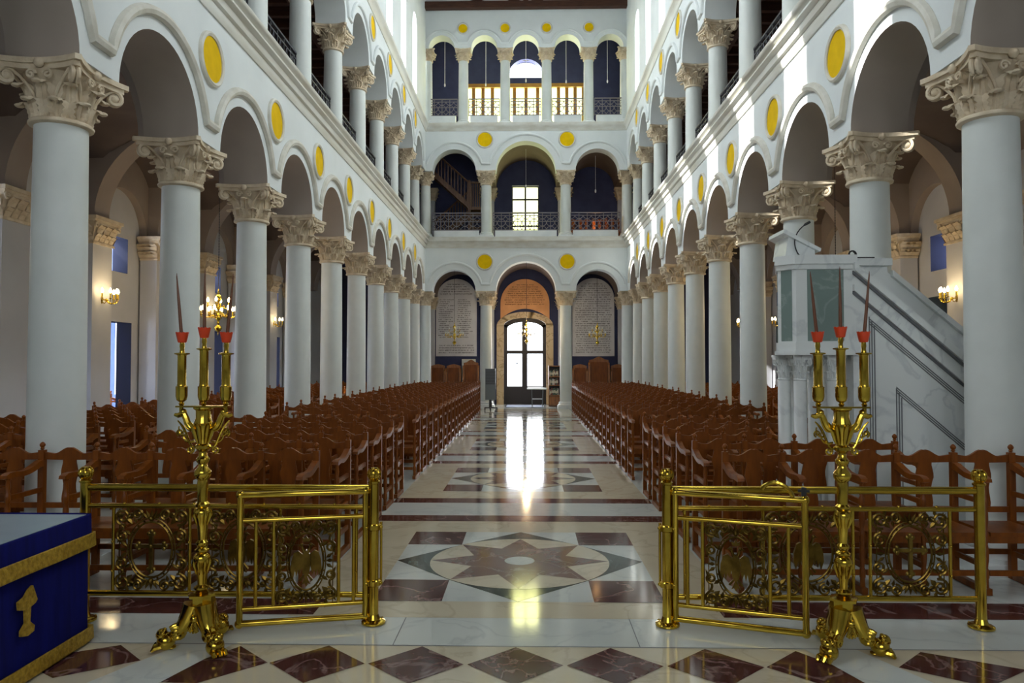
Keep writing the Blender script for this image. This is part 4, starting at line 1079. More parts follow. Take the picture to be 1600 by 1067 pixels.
# ------------------------------------------------------------------ marble pulpit with stair
def pulpit():
    t = thing('pulpit', 'white marble pulpit with grey-green panels and stair beside the right arcade', 'pulpit', (3.0, 7.6, 0))
    ox, oy = 3.0, 7.6
    pl = [(3.32, 7.3), (2.76, 7.3), (2.63, 7.45), (2.84, 8.05), (3.32, 8.15)]
    pl = [(x - ox, y - oy) for x, y in pl]
    cx, cy = sum(p[0] for p in pl) / 5, sum(p[1] for p in pl) / 5
    def grow(d): return [(cx + (x - cx) * (1 + d / .42), cy + (y - cy) * (1 + d / .42)) for x, y in pl]
    def slab(mb, d, z0, z1, m):
        q = grow(d); n = len(q)
        mb.add([(x, y, z0) for x, y in q] + [(x, y, z1) for x, y in q], [list(range(n)), list(range(2 * n - 1, n - 1, -1))] + [(i, i + n, (i + 1) % n + n, (i + 1) % n) for i in range(n)], m)
    b = MB(); slab(b, .0, 1.97, 2.74, 'pmarble'); b.build('drum', t)
    b = MB(); slab(b, .03, 1.90, 1.985, 'pmarble'); slab(b, .055, 1.86, 1.90, 'pmarble'); b.build('floor_slab', t)
    b = MB(); slab(b, .02, 2.72, 2.77, 'pmarble'); slab(b, .045, 2.77, 2.86, 'pmarble'); b.build('cornice', t)
    for i, (u0, u1) in ((0, (.16, .80)), (1, (.22, .80)), (2, (.14, .86))):
        a, c = Vector((*pl[i], 0)), Vector((*pl[i + 1], 0)); d = (c - a); n = Vector((d.y, -d.x, 0)).normalized()
        if n.dot(Vector((cx, cy, 0)) - a) > 0: n = -n
        p = MB(); q0, q1 = a + d * u0, a + d * u1
        vs = [q + n * s + Vector((0, 0, z)) for q in (q0, q1) for s in (-.01, .006) for z in (2.0, 2.715)]
        p.add([tuple(v) for v in vs], [(0, 1, 3, 2), (4, 6, 7, 5), (2, 3, 7, 6), (0, 4, 5, 1), (1, 5, 7, 3), (0, 2, 6, 4)], 'gpanel')
        o = p.build('panel', t); o['label'] = 'grey-green marble panel'
    sc = MB(); sc.lathe([(.085, 0.0065), (.085, .06), (.07, .08), (.078, .10), (.066, .12), (.064, 1.60)], 'pmarble', 20)
    sm = sc.mesh('shaft')
    cm = bpy.data.meshes.new('capital'); cm = capm.copy()
    cm.materials.clear(); cm.materials.append(M['pmarble'])
    for x, y in ((2.835, 7.42), (2.745, 7.615), (3.17, 7.42), (2.93, 7.93), (3.2, 8.0)):
        p = put('pulpit_column', sm, t, (x - ox, y - oy, 0))
        k = put('capital', cm, p, (0, 0, 1.60)); k.scale = (.245, .245, .48)
    # stair: two closed strings with the steps between
    f = MB(); xs, xe = 3.32, 6.35
    def zr(x): return 2.72 - (x - 3.32) * .86
    poly = [(xs - ox, .0065), (xe - ox, .0065), (xe - ox, zr(xe)), (xs - ox, zr(xs))]
    f.prism(poly, 7.30 - oy, 7.38 - oy, 'pmarble'); f.build('stair_side', t)
    def sloped(mb, x0, x1, dz0, dz1, y0, y1, m, fz=zr):
        mb.prism([(x0 - ox, fz(x0) + dz0), (x1 - ox, fz(x1) + dz0), (x1 - ox, fz(x1) + dz1), (x0 - ox, fz(x0) + dz1)], y0 - oy, y1 - oy, m)
    h = MB(); sloped(h, xs, xe, -.02, .06, 7.23, 7.42, 'pmarble'); sloped(h, xs, xe, -.05, -.02, 7.27, 7.40, 'groove'); sloped(h, xs, xe, -.22, -.16, 7.255, 7.32, 'pmarble'); sloped(h, xs, xe, -.25, -.22, 7.28, 7.32, 'groove'); h.build('handrail', t)  # dark strips below the caps are painted shadow lines
    mo = MB()
    for dz in (-.36, -.385, -.41): sloped(mo, 3.48, xe, dz - .006, dz + .006, 7.294, 7.302, 'groove')
    for dx in (3.48, 3.505, 3.53): mo.box(dx - ox - .005, dx - ox + .005, 7.294 - oy, 7.302 - oy, .1, zr(dx) - .36 - (dx - 3.5), 'groove')
    for dz in (-.82, -.845, -.87): sloped(mo, 3.74, 5.0, dz - .006, dz + .006, 7.294, 7.302, 'groove')
    for dx in (3.74, 3.765, 3.79): mo.box(dx - ox - .005, dx - ox + .005, 7.294 - oy, 7.302 - oy, .1, zr(dx) - .83 - (dx - 3.74), 'groove')
    mo.build('panel_moulding', t)
    g = MB()
    def zb(x): return 2.78 - max(0, x - 4.05) * .84
    g.prism([(3.32 - ox, .0065), (6.35 - ox, .0065), (6.35 - ox, zb(6.35)), (4.05 - ox, zb(4.05)), (4.04 - ox, 2.85), (3.32 - ox, 2.85)], 8.07 - oy, 8.15 - oy, 'pmarble'); g.build('stair_side', t)
    h = MB(); sloped(h, 4.085, 6.35, -.02, .05, 8.02, 8.20, 'pmarble', zb); h.box(3.30 - ox, 4.08 - ox, 8.02 - oy, 8.20 - oy, 2.85, 2.93, 'pmarble'); h.build('handrail', t)
    s = MB()
    for k in range(10): s.box(3.32 + .30 * k - ox, 3.62 + .30 * k - ox, 7.38 - oy, 8.07 - oy, .0065, 1.95 - .19 * k, 'pmarble')
    s.build('steps', t)
    r = MB()   # sloping book rest on the outer edge
    r.prism([(-.30, 2.86), (-.26, 3.12), (.0, 2.94), (.0, 2.86)], 7.42 - oy, 7.80 - oy, 'pmarble'); r.prism([(-.33, 3.10), (-.32, 3.14), (.05, 2.94), (.04, 2.91)], 7.38 - oy, 7.84 - oy, 'pmarble')
    r.build('book_rest', t)
    m = thing('microphone', 'black gooseneck microphone on the pulpit book rest', 'microphone', (2.83, 7.40, 2.862))
    k = MB(); k.lathe([(.022, 0), (.022, .012), (.010, .02)], 'black', 12); k.tube(bez([(0, 0, .015), (-.07, 0, .12), (-.05, 0, .24), (.06, 0, .32)], 12), .006, 'black', 6); k.build('gooseneck', m)
    k = MB(); k.tube([(.055, 0, .317), (.07, 0, .328), (.115, 0, .352)], [.008, .014, .014], 'black', 10); k.build('microphone_head', m)
    m = thing('microphone', 'second black microphone with coiled cable on the pulpit parapet by the stair', 'microphone', (3.62, 8.10, 2.932))
    k = MB(); k.tube(spiral((.06, 0, .05), (1, 0, 0), (0, 0, 1), .045, .03, 0, 2.2, 30), .006, 'black', 6); k.tube([(-.10, 0, .012), (.30, 0, .012)], .010, 'black', 8); k.build('cable', m)
    k = MB(); k.tube([(-.12, 0, .014), (-.02, 0, .03)], [.014, .014], 'black', 10); k.build('microphone_head', m)
pulpit()
# ------------------------------------------------------------------ chandeliers and wall lights
def bulb_mesh(s=1.):
    mb = MB(); mb.lathe([(.010 * s, 0), (.018 * s, .015 * s), (.022 * s, .035 * s), (.016 * s, .06 * s), (.003 * s, .085 * s)], 'bulb', 10); return mb.mesh('bulb')
BM = bulb_mesh(1.15)
def ch_arm(r, z0, drop, cup=True):
    mb = MB(); e = Vector((1, 0, 0)); z = Vector((0, 0, 1))
    mb.tube(bez([e * .03 + z * z0, e * r * .45 + z * (z0 + .05), e * r * .55 + z * (z0 - drop), e * r + z * (z0 - drop * .5), e * r + z * (z0 + .03)], 14), .0085, 'brass', 6)
    mb.tube(spiral(e * r * .5 + z * (z0 + .03), e, z, .03, .006, pi, 1.2, 10), .006, 'brass', 5)
    mb.lathe([(.008, z0 + .02), (.030, z0 + .035), (.032, z0 + .04), (.013, z0 + .045), (.013, z0 + .115)], 'brass', 10, (r, 0, 0))
    return mb.mesh('arm')
def chandelier(loc, top, label, lit=True, s=1., n1=8, n2=4):
    t = thing('chandelier', label, 'chandelier', loc, 0, 'brass chandeliers')
    b = MB()
    b.lathe([(.001, -.36), (.010, -.33), (.006, -.30), (.055, -.265), (.075, -.22), (.055, -.175), (.015, -.15), (.030, -.12), (.018, -.08), (.045, -.04), (.05, 0), (.025, .04), (.020, .14), (.040, .17), (.040, .20), (.018, .24), (.020, .30), (.055, .345), (.065, .385), (.050, .43), (.014, .46), (.024, .50), (.008, .54)], 'brass', 18)
    st = b.build('stem', t); 
    ring = MB(); ring.tube([(0, .018 * cos(a), .555 + .018 * sin(a)) for a in [2 * pi * i / 12 for i in range(12)]], .005, 'brass', 5, closed=True); ring.build('ring', t)
    c = MB(); L = top - loc[2]
    c.tube([(0, 0, .57), (0, 0, L)], .006, 'iron', 6)
    nl = int(min(30, (L - .6) / .06))
    for i in range(nl): c.ball((0, 0, .60 + i * .055), .011, 'iron', 6, 4, sc=(1, .6, 1.6))
    c.build('chain', t)
    for n, r, z0, dr in ((n1, .33, 0.02, .08), (n2, .20, .19, .05)):
        am = ch_arm(r, z0, dr)
        for q in range(n):
            a = put('arm', am, t, (0, 0, 0), 2 * pi * q / n + .2)
            k = put('bulb', BM, a, (r, 0, z0 + .115))
            if not lit: k.data = BMO
    return t
mo = MB(); mo.lathe([(.010, 0), (.018, .015), (.022, .035), (.016, .06), (.003, .085)], 'white', 10); BMO = mo.mesh('bulb')
AX = (XF + WT + XO) / 2
chandelier((-6.15, YN(3) + S / 2 - .1, 2.68), 6.08, 'lit brass chandelier hanging on a chain in the left side aisle')
chandelier((6.2, YN(3) + S / 2, 2.68), 6.08, 'lit brass chandelier hanging in the right side aisle behind the pulpit')
chandelier((5.9, YN(5) + S / 2, 2.68), 6.08, 'lit brass chandelier further down the right side aisle, between two columns')
chandelier((-2.75, 27.78, 2.72), Z1C + .83, 'unlit brass chandelier hanging before the left white plaque', False)
chandelier((0.02, 27.78, 2.78), Z1C + 1.14, 'lit brass chandelier hanging before the far glazed door', True)
chandelier((2.73, 27.78, 2.72), Z1C + .83, 'unlit brass chandelier hanging before the right white plaque', False)
def sconce(x, y, z, rz, label):
    t = thing('wall_sconce', label, 'wall lamp', (x, y, z), rz, 'brass wall lamps')
    b = MB(); b.lathe([(.001, -.10), (.03, -.08), (.045, 0), (.03, .09), (.012, .14), (.001, .15)], 'brass', 14, (0, -.03, 0), sy=.5); b.tube([(0, 0, 0), (0, -.12, -.02)], .014, 'brass', 8); b.ball((0, -.13, -.02), .03, 'brass', 10, 8); b.build('backplate', t)
    for q in range(5):
        a = -pi / 2 + (q - 2) * .72; e = Vector((cos(a), sin(a), 0)); z = Vector((0, 0, 1)); o = Vector((0, -.13, -.02)); L = .19
        m = MB(); m.tube(bez([o, o + e * .08 - z * .10, o + e * L - z * .08, o + e * L + z * .02], 10), .008, 'brass', 6)
        p = o + e * L
        m.lathe([(.008, .01), (.028, .02), (.028, .026), (.013, .03), (.013, .12)], 'brass', 10, p)
        ar = m.build('arm', t); put('bulb', BM, ar, (p.x, p.y, p.z + .12))
for sg in (-1, 1):
    for n in (1, 3, 5, 7):
        sconce(sg * (XO - .36), YN(n), 2.96, -sg * pi / 2, 'lit brass wall lamp on the %s outer pilaster level with the %s column' % (SIDE[sg], ORD[n + 1]))
# white pendant rods in the far galleries
for x, z0, z1, nm in ((-3.24, 12.75, 15.3, 'far left arch of the top gallery'), (-1.60, 12.75, 15.3, 'second arch of the top gallery'), (0, 12.9, 15.3, 'middle arch of the top gallery'), (1.60, 12.85, 15.3, 'fourth arch of the top gallery'), (3.24, 12.85, 15.3, 'far right arch of the top gallery'),
                      (0, 8.6, Z2C + 1.13, 'middle arch of the first far gallery'), (2.73, 8.4, Z2C + .84, 'right arch of the first far gallery')):
    t = thing('pendant_light', 'thin white pendant light hanging in the %s' % nm, 'pendant light', (x, 28.6 if z1 > 15 else 28.35, z0), 0, 'white pendant lights')
    k = MB(); k.tube([(0, 0, .12), (0, 0, z1 - z0 - (0 if z1 > 15 else .06))], .012 if z1 > 15 else .006, 'tube', 6); k.build('rod', t)
    k = MB(); k.lathe([(.015, .14), (.028, .10), (.03, .04), (.012, .0)], 'tube', 12); k.build('lamp', t)

# ------------------------------------------------------------------ far door, plaques, windows
def arch_pts(xc, hw, z0, z1, n=24): return [(xc + hw * cos(pi * k / n), z0 + (z1 - z0) * sin(pi * k / n)) for k in range(n + 1)]
s = MB()
outer = [(DX - 1.18, 3.25)] + [(DX - 1.18 * cos(pi * k / 24), 3.25 + .60 * sin(pi * k / 24)) for k in range(1, 24)] + [(DX + 1.18, 3.25)]
inner = [(DX - .88 * cos(pi * k / 24), 3.28 + .32 * sin(pi * k / 24)) for k in range(25)]
yo = YB - .05
for (a, b), (c, d) in zip(zip(outer, outer[1:]), zip(inner, inner[1:])):
    s.prism([a, b, d, c], yo, YB + .02, 'surround')
for sx in (-1, 1): s.box(DX + sx * .88, DX + sx * 1.18, yo, YB + .02, 0, 3.28, 'surround')
struct(s.build('trim_door_surround'))
d = MB(); yd = YB + .14
d.box(DX - .88, DX - .74, yd, yd + .08, 0, 3.30, 'doorwood'); d.box(DX + .74, DX + .88, yd, yd + .08, 0, 3.30, 'doorwood'); d.box(DX - .12, DX + .10, yd - .01, yd + .08, 0, 3.55, 'doorwood')
d.box(DX - .76, DX + .76, yd, yd + .08, 0, .74, 'doorwood'); d.box(DX - .76, DX + .76, yd, yd + .08, 2.10, 2.24, 'doorwood')
ia = [(DX - .88 * cos(pi * k / 24), 3.28 + .32 * sin(pi * k / 24)) for k in range(25)]; ib = [(DX - .75 * cos(pi * k / 24), 3.14 + .30 * sin(pi * k / 24)) for k in range(25)]
for (a, b), (c, e) in zip(zip(ia, ia[1:]), zip(ib, ib[1:])): d.prism([a, b, e, c], yd, yd + .08, 'doorwood')
for sx in (-1, 1): d.box(DX + sx * .2, DX + sx * .68, yd - .02, yd, .12, .62, 'doorwood')
dob = struct(d.build('door_1', weld=False))
g = MB(); g.prism([(DX - .80, .6), (DX + .80, .6), (DX + .80, 3.2)] + [(DX + .80 * cos(pi * k / 16), 3.2 + .28 * sin(pi * k / 16)) for k in range(1, 16)] + [(DX - .80, 3.2)], yd + .03, yd + .045, 'glass'); g.build('glass_pane', dob)
k = MB(); k.box(DX - .38, DX - .28, yd - .03, yd - .005, 1.68, 1.72, 'black'); k.build('door_handle', dob)

def inscription(mb, x0, x1, z0, z1, rows, y, m, cx=None, shape=None, cols=1, seed=1):
    rnd = random.Random(seed); dz = (z1 - z0) / rows; h = dz * .48
    for r in range(rows):
        z = z1 - (r + .5) * dz
        a, b = (shape(z) if shape else (x0, x1))
        for c in range(cols):
            ca = a + (b - a) * c / cols + (.02 if c else 0); cb = a + (b - a) * (c + 1) / cols - (.06 if cols > 1 else 0)
            x = ca + rnd.random() * .06; end = cb - rnd.random() * (.28 if cols > 1 else .10)
            while x < end:
                w = rnd.choice((.018, .024, .03)); hh = h * rnd.choice((.8, 1, 1))
                if rnd.random() > .16:
                    mb.box(x, x + w * .28, y - .004, y, z - hh / 2, z + hh / 2, m); mb.box(x, x + w * .8, y - .004, y, z + rnd.choice((-1, 0, 1)) * hh / 2 - .004, z + .006, m)
                    if rnd.random() > .4: mb.box(x + w * .62, x + w * .9, y - .004, y, z - hh / 2, z + hh / 2, m)
                x += w * 1.25
for sg, x0, x1, lab in ((-1, -3.76, -2.06, 'left'), (1, 1.92, 3.66, 'right')):
    t = thing('inscribed_plaque', 'tall arched grey-white marble plaque of engraved text on the blue wall, %s of the door' % lab, 'plaque', ((x0 + x1) / 2, YB - .001, 0), 0, 'marble plaques')
    hw = (x1 - x0) / 2
    p = MB(); p.prism([(-hw, 2.0), (hw, 2.0)] + arch_pts(0, hw, 4.38, 4.38 + hw), -.07, 0, 'plaque'); p.build('slab', t)
    i = MB()
    sh = lambda z, hw=hw: (-(hw - .1), hw - .1) if z < 4.38 else (-max(.12, sqrt(max(0, (hw - .12) ** 2 - (z - 4.38) ** 2))), max(.12, sqrt(max(0, (hw - .12) ** 2 - (z - 4.38) ** 2))))
    if sg < 0:
        inscription(i, 0, 0, 4.55, 5.05, 5, -.07, 'ink', shape=sh, seed=3); inscription(i, 0, 0, 2.75, 4.40, 20, -.07, 'ink', shape=sh, cols=2, seed=4); inscription(i, 0, 0, 2.1, 2.5, 4, -.07, 'ink', shape=sh, seed=5)
    else:
        inscription(i, 0, 0, 2.12, 5.05, 32, -.07, 'ink', shape=sh, seed=9)
    i.build('inscription', t, weld=False)
t = thing('inscribed_plaque', 'orange stone lunette plaque of engraved text above the far door', 'plaque', (DX, YB - .001, 0))
p = MB(); low = [(DX + 1.0 * cos(a), 3.30 + .70 * sin(a)) for a in [pi - pi * k / 24 for k in range(25)]]
hi = [(1.02 * cos(pi * k / 24), 4.20 + 1.02 * sin(pi * k / 24)) for k in range(25)]
base = [(1.02, 3.55)] ; lowarc = [(x, 3.98 - .43 * (x / 1.02) ** 2) for x in [-1.02 + 2.04 * k / 20 for k in range(21)]]
pp = hi + lowarc
p.prism(pp, -.06, 0, 'plaqueo'); p.build('slab', t)
i = MB(); inscription(i, 0, 0, 4.12, 5.02, 10, -.06, 'inko', shape=lambda z: (-max(.15, sqrt(max(0, .88 ** 2 - max(0, z - 4.2) ** 2))), max(.15, sqrt(max(0, .88 ** 2 - max(0, z - 4.2) ** 2)))), seed=12); i.build('inscription', t, weld=False)

def win(nm, x0, x1, z0, z1, nx, nz, m, gl, fw=.05, y=YB + .12):
    g = MB(); g.box(x0, x1, y + .02, y + .03, z0, z1, gl); o = struct(g.build(nm))
    f = MB()
    for k in range(nx + 1): x = x0 + (x1 - x0) * k / nx; f.box(x - fw / 2, x + fw / 2, y - .01, y + .06, z0, z1, m)
    for k in range(nz + 1): z = z0 + (z1 - z0) * k / nz; f.box(x0, x1, y, y + .05, z - fw / 2, z + fw / 2, m)
    f.build('window_frame', o); return o
win('window_30', -.59, .53, 6.9, 9.15, 2, 4, 'doorwood', 'sglass', .07)
for q, (a, b) in enumerate(((-2.62, -1.02), (-.98, .98), (1.02, 2.42))):
    o = win('window_%d' % (31 + q), a, b, 10.95, 13.42, 4, 1, 'honey', 'sglass', .14)
o = win('window_34', -.78, .78, 13.72, 14.52, 1, 1, 'doorwood', 'glass', .04)
hd = MB(); hd.box(-2.7, 2.5, YB - .06, YB, 13.30, 13.46, 'honey'); struct(hd.build('trim_8'))

# ------------------------------------------------------------------ wooden throne seats along the far wall
def throne(x, w, h, label, crown):
    t = thing('throne_seat', label, 'seat', (x, YB - .92, .0015), 0, 'wooden seats along the blue wall')
    W = 'wood2'
    b = MB(); b.prism([(-w / 2, 0), (w / 2, 0), (w / 2, h)] + ([(w * .30, h + .03), (w * .14, h + .10), (0, h + .14), (-w * .14, h + .10), (-w * .30, h + .03)] if crown else [(w * .2, h + .05), (0, h + .07), (-w * .2, h + .05)]) + [(-w / 2, h)], .42, .48, W); b.build('backrest', t)
    b = MB(); b.box(-w / 2 + .05, w / 2 - .05, .02, .44, .44, .50, W); b.box(-w / 2 + .05, w / 2 - .05, .02, .06, 0, .44, W); b.build('seat', t)
    for sx in (-1, 1):
        a = MB(); a.prism([(0, 0), (.44, 0), (.44, h - .1), (.30, h - .22), (.24, .98), (.0, .94)], sx * w / 2 - .035, sx * w / 2 + .035, W, P=lambda u, v, z: (v, u, z)); a.build('side_panel', t)
    k = MB(); k.box(-w / 2 + .06, w / 2 - .06, .39, .42, .95, h - .08, 'wood'); k.build('back_panel', t)
throne(-3.62, .56, 1.60, 'brown wooden throne seat by the blue wall, leftmost of the left three', False)
throne(-2.98, .56, 1.60, 'brown wooden throne seat by the blue wall, middle of the left three', False)
throne(-2.26, .60, 1.72, 'brown wooden throne seat with crested back, nearest the door on the left', True)
throne(2.20, .56, 1.60, 'brown wooden throne seat by the blue wall just right of the door side', False)
throne(2.97, .80, 1.84, 'largest wooden throne seat with crested back, middle of the right three', True)
throne(3.75, .56, 1.60, 'brown wooden throne seat by the blue wall, rightmost of the right three', False)
r = MB()
for k in range(8): r.box(-2.66 + .07 * k, -2.61 + .07 * k, YB - .10, YB - .04, .12, 1.86, 'white')
r.box(-2.68, -2.10, YB - .05, YB, 1.18, 1.22, 'white'); r.box(-2.68, -2.10, YB - .05, YB, 1.78, 1.82, 'white'); r.box(-2.68, -2.10, YB - .085, YB - .055, .02, 1.88, 'curtain')
tag(r.build('radiator', weld=False), 'white wall radiator behind the crested throne seat', 'radiator')
# things by the door
t = thing('display_stand', 'grey slatted panel stand on wheels beside the left door column', 'display stand', (-1.30, 26.55, 0))
k = MB(); k.box(-.19, .19, -.03, .03, .38, 1.52, 'grey')
for q in range(14): k.box(-.17, .17, -.038, -.03, .95 + .04 * q, .97 + .04 * q, 'black')
k.build('panel', t)
k = MB(); k.box(-.05, .05, -.02, .02, .10, .40, 'black'); k.build('post', t)
k = MB(); k.box(-.22, .26, -.03, .03, .07, .11, 'black'); k.box(-.03, .03, -.2, .2, .07, .11, 'black'); k.build('foot', t)
for (x, y) in ((-.2, 0), (.24, 0), (0, -.18), (0, .18)):
    k = MB(); k.tube([(x - .02, y, .042), (x + .02, y, .042)], .038, 'black', 12); k.build('wheel', t)
t = thing('bookcase', 'dark wooden bookcase of books and boxes beside the far door', 'bookcase', (1.14, 28.9, 0))
k = MB(); k.box(-.25, -.22, -.15, .15, 0, 1.62, 'wood2'); k.box(.22, .25, -.15, .15, 0, 1.62, 'wood2'); k.box(-.22, .22, .13, .15, 0, 1.62, 'doorwood'); k.build('carcass', t)
for z in (.02, .42, .82, 1.16, 1.58):
    k = MB(); k.box(-.22, .22, -.15, .13, z, z + .03, 'wood2'); k.build('shelf', t)
k = MB(); k.box(-.21, .21, -.165, -.15, .06, .40, 'wood2'); k.ball((0, -.175, .24), .015, 'black', 8, 6); k.build('drawer', t)
rr = random.Random(4)
bc = [mat('book_cloth_red', (.22, .05, .04), .6), mat('book_cloth_tan', (.42, .33, .2), .6), mat('book_cloth_green', (.08, .12, .09), .6), mat('book_cloth_white', (.55, .53, .48), .6)]
SH = {.45: 'lowest', .85: 'middle', 1.19: 'top'}
for z in (.45, .85, 1.19):
    x = -.21; q = 0
    while x < .17 and q < 9:
        w = rr.uniform(.03, .055); h = rr.uniform(.20, .29)
        b = MB(); mm = bc[rr.randrange(4)]; b.box(0, w * .93, -.08, .10, 0, h, mm); b.box(.004, w * .93 - .004, -.085, -.08, h * .3, h * .7, 'curtain')
        q += 1
        tag(b.build('book', None, (1.14 + x, 28.9, z)), 'small %s book, %s from the left on the %s open shelf of the far bookcase' % (mm.name.split('_')[2], ORD[q], SH[z]), 'book', 'books in the far bookcase')
        x += w
t = thing('side_table', 'small white-topped table standing before the far door, near the bookcase', 'table', (.44, 28.4, 0))
k = MB(); k.box(-.40, .36, -.18, .18, .69, .75, 'white'); k.build('table_top', t)
for sx in (-1, 1):
    k = MB(); k.tube([(sx * .22, 0, .69), (sx * .20, 0, .03)], .020, 'grey', 8); k.box(sx * .20 - .02, sx * .20 + .02, -.18, .18, .0085, .035, 'grey'); k.build('leg', t)
k = MB(); k.box(-.22, .22, -.012, .012, .30, .335, 'white'); k.build('stretcher', t)
k = MB(); k.box(-.78, .70, 28.35, 29.6, .0025, .012, 'mat'); tag(k.build('door_mat'), 'dark blue floor mat inside the far door', 'mat')

# ------------------------------------------------------------------ wooden stair in the left arch of the first far gallery
t = thing('wooden_stair', 'dark brown wooden stair with balustrade behind the left arch of the first gallery', 'stair', (-2.8, 28.92, ZG))
W = 'stairwood'
def flight(nm, x0, z0, x1, z1, y0, y1):
    k = MB(); n = 11
    for i in range(n):
        a = i / n; x = x0 + (x1 - x0) * a; z = z0 + (z1 - z0) * (a + 1 / n)
        k.box(x, x + (x1 - x0) / n * 1.1, y0, y1, z - .05, z, W)
    k.build('treads', t)
    for y in (y0, y1):
        k = MB(); k.prism([(x0, z0 - .10), (x1, z1 - .10), (x1, z1 + .16), (x0, z0 + .16)], y - .03, y + .03, W); k.build('string', t)
    k = MB(); k.tube([(x0, y0, z0 + .95), (x1, y0, z1 + .95)], .035, W, 8); h = k.build('handrail', t)
    for i in range(13):
        a = (i + .5) / 13; x = x0 + (x1 - x0) * a; z = z0 + (z1 - z0) * a
        k = MB(); k.box(x - .018, x + .018, y0 - .018, y0 + .018, z + .1, z + .93, W); k.build('baluster', t)
flight('lower', -.95, .0, .55, 1.35, .45, .85)
flight('upper', .55, 1.40, -1.15, 2.95, -.35, .2)
k = MB(); k.box(.5, 1.15, -.35, .85, 1.28, 1.40, W); k.build('landing', t)
for x, y in ((.55, -.35), (.55, .45), (1.12, -.35)):
    k = MB(); k.box(x - .05, x + .05, y - .05, y + .05, 0, 2.45, W); k.build('newel_post', t)
for i in range(6):
    k = MB(); x = .62 + .085 * i; k.box(x - .016, x + .016, -.366, -.334, 1.4, 2.35, W); k.build('baluster', t)
k = MB(); k.box(.5, 1.15, -.39, -.31, 2.33, 2.40, W); k.build('landing_rail', t)
for z in (.25, .55, .85, 1.1):
    k = MB(); k.box(.58, 1.12, -.3, .1, z, z + .05, W); k.build('shelf_board', t)
# warm-lit chairs behind the right arch of the first gallery
for i in range(4):
    o = chair(1.92 + .53 * i, 29.3, 1, True, False, 'brown armchair in the right arch of the first far gallery, %s from the left' % ORD[i + 1], 'gallery chairs')
    o.location.z = ZG - .02

# ------------------------------------------------------------------ light
def area(nm, loc, rot, sx, sy, w, c=(1, 1, 1)):
    l = bpy.data.lights.new(nm, 'AREA'); l.shape = 'RECTANGLE'; l.size = sx; l.size_y = sy; l.energy = w; l.color = c
    o = bpy.data.objects.new(nm, l); COL.objects.link(o); o.location = loc; o.rotation_euler = rot; return o
def point(nm, loc, w, c=(1, .72, .38), r=.12):
    l = bpy.data.lights.new(nm, 'POINT'); l.energy = w; l.color = c; l.shadow_soft_size = r
    o = bpy.data.objects.new(nm, l); COL.objects.link(o); o.location = loc; return o
DAY = (.95, 1., .99)
for sg in (-1, 1):
    for n in range(-1, 9):
        area('clerestory_daylight', (sg * (XF + 1.15), YN(n), 13.1), (0, sg * (pi / 2 - .62), 0), 2.4, 1.0, 185 if sg < 0 else 150, DAY)
WARM = (1, .95, .80)
area('door_daylight', (DX, YB + .30, 1.95), (-pi / 2, 0, 0), 1.5, 2.6, 110, (1, 1, 1))
area('gallery_window_daylight', (-.03, YB + .35, 8.0), (-pi / 2, 0, 0), 1.1, 2.2, 60, (1, 1, .85))
area('top_window_daylight', (-.1, YB + .35, 12.2), (-pi / 2, 0, 0), 5.0, 2.4, 220, (1, 1, .88))
area('lunette_daylight', (0, YB + .35, 14.05), (-pi / 2, 0, 0), 1.5, .7, 40, (1, 1, 1))
for x0, x1, z0, z1 in bw:
    area('crossing_fill', ((x0 + x1) / 2, -7.45, (z0 + z1) / 2), (pi / 2, 0, 0), x1 - x0, z1 - z0, 50, DAY)  # unseen fill lamps added to light the foreground and the brass
for n in (1, 3, 5, 7):
    yc = YN(n) + S / 2
    for sg in (-1, 1): area('aisle_window_daylight', (sg * (XO + .58), yc + .04, 3.98), (0, sg * pi / 2, 0), .7, .7, 18 if sg < 0 else 5, (.75, .85, 1))
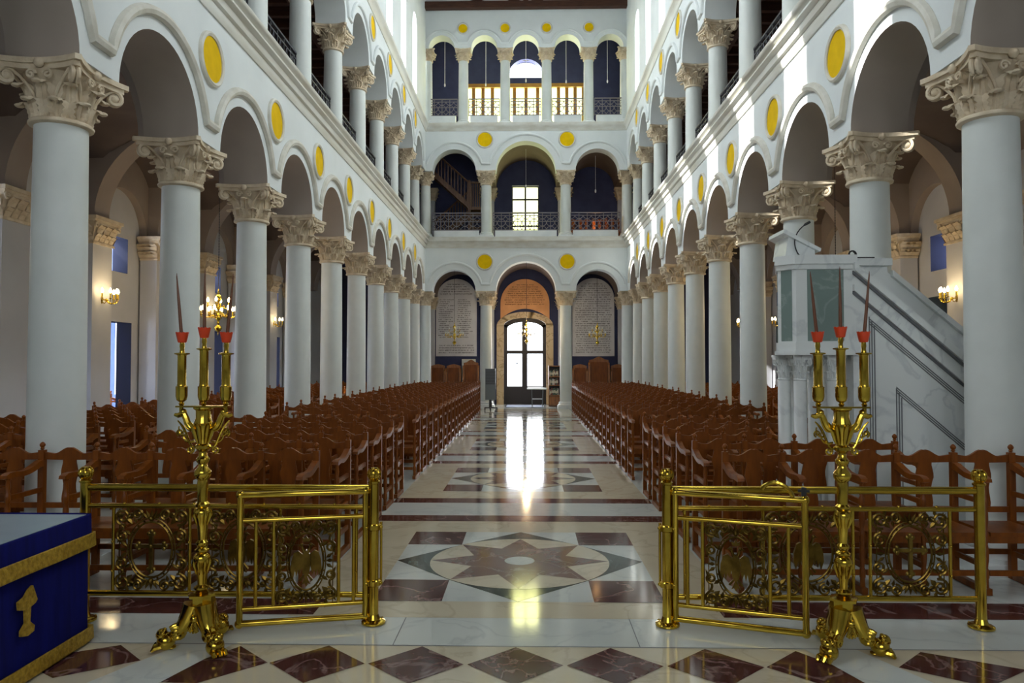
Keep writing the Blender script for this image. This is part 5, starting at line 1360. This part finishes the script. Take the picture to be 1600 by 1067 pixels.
for n in range(1, 8):
    area('passage_window_daylight', (-11.58, YN(n) + S / 2 + 1.55, 2.0), (0, -pi / 2, 0), 2.3, .8, 55, (.85, .92, 1))
for n in (1, 3, 5, 7): area('recess_window_daylight', (XO + .56, YN(n) + S / 2 + .175, 2.2), (0, pi / 2, 0), 1.6, .24, 10, (.9, 1, .85))
for sg in (-1, 1):
    for n in (1, 3, 5, 7): point('sconce_lamp', (sg * (XO - .78), YN(n), 3.25), 3.5)
for p in ((-6.15, YN(3) + S / 2 - .1), (6.2, YN(3) + S / 2), (5.9, YN(5) + S / 2)): point('chandelier_lamp', (p[0], p[1], 3.15), 20, r=.3)
point('gallery_lamp', (2.75, 28.7, 7.15), 9, (1, .55, .22)).data.specular_factor = 0
point('narthex_lamp', (0.02, 27.78, 3.4), 30).data.specular_factor = 0
sl = bpy.data.lights.new('sun', 'SUN'); sl.energy = 12; sl.angle = radians(.6); sl.color = (1, .96, .88)
so = bpy.data.objects.new('sun', sl); COL.objects.link(so)
so.rotation_euler = Vector((7.85, 1.4, -6.75)).to_track_quat('-Z', 'Y').to_euler()
w = bpy.data.worlds.new('world'); SC.world = w; w.use_nodes = True
bg = w.node_tree.nodes['Background']; bg.inputs['Color'].default_value = (.92, .96, 1, 1); bg.inputs['Strength'].default_value = 2.5

# ------------------------------------------------------------------ camera
cam = bpy.data.cameras.new('camera'); co = bpy.data.objects.new('camera', cam); COL.objects.link(co)
cam.sensor_width = 36; cam.lens = 1132 / 1600 * 36; cam.clip_start = .05
co.location = (.077, 0, 1.80)
co.rotation_euler = (pi / 2 + math.atan(30.5 / 1132), 0, math.atan(25 / 1132))
SC.camera = co
SC.view_settings.view_transform = 'Standard'; SC.view_settings.look = 'None'; SC.view_settings.gamma = 1; SC.view_settings.use_curve_mapping = False
SC.view_settings.exposure = 0.60
SC.cycles.max_bounces = 8; SC.cycles.diffuse_bounces = 5; SC.cycles.glossy_bounces = 4; SC.cycles.transparent_max_bounces = 12
SC.cycles.use_denoising = True; SC.cycles.sample_clamp_indirect = 6
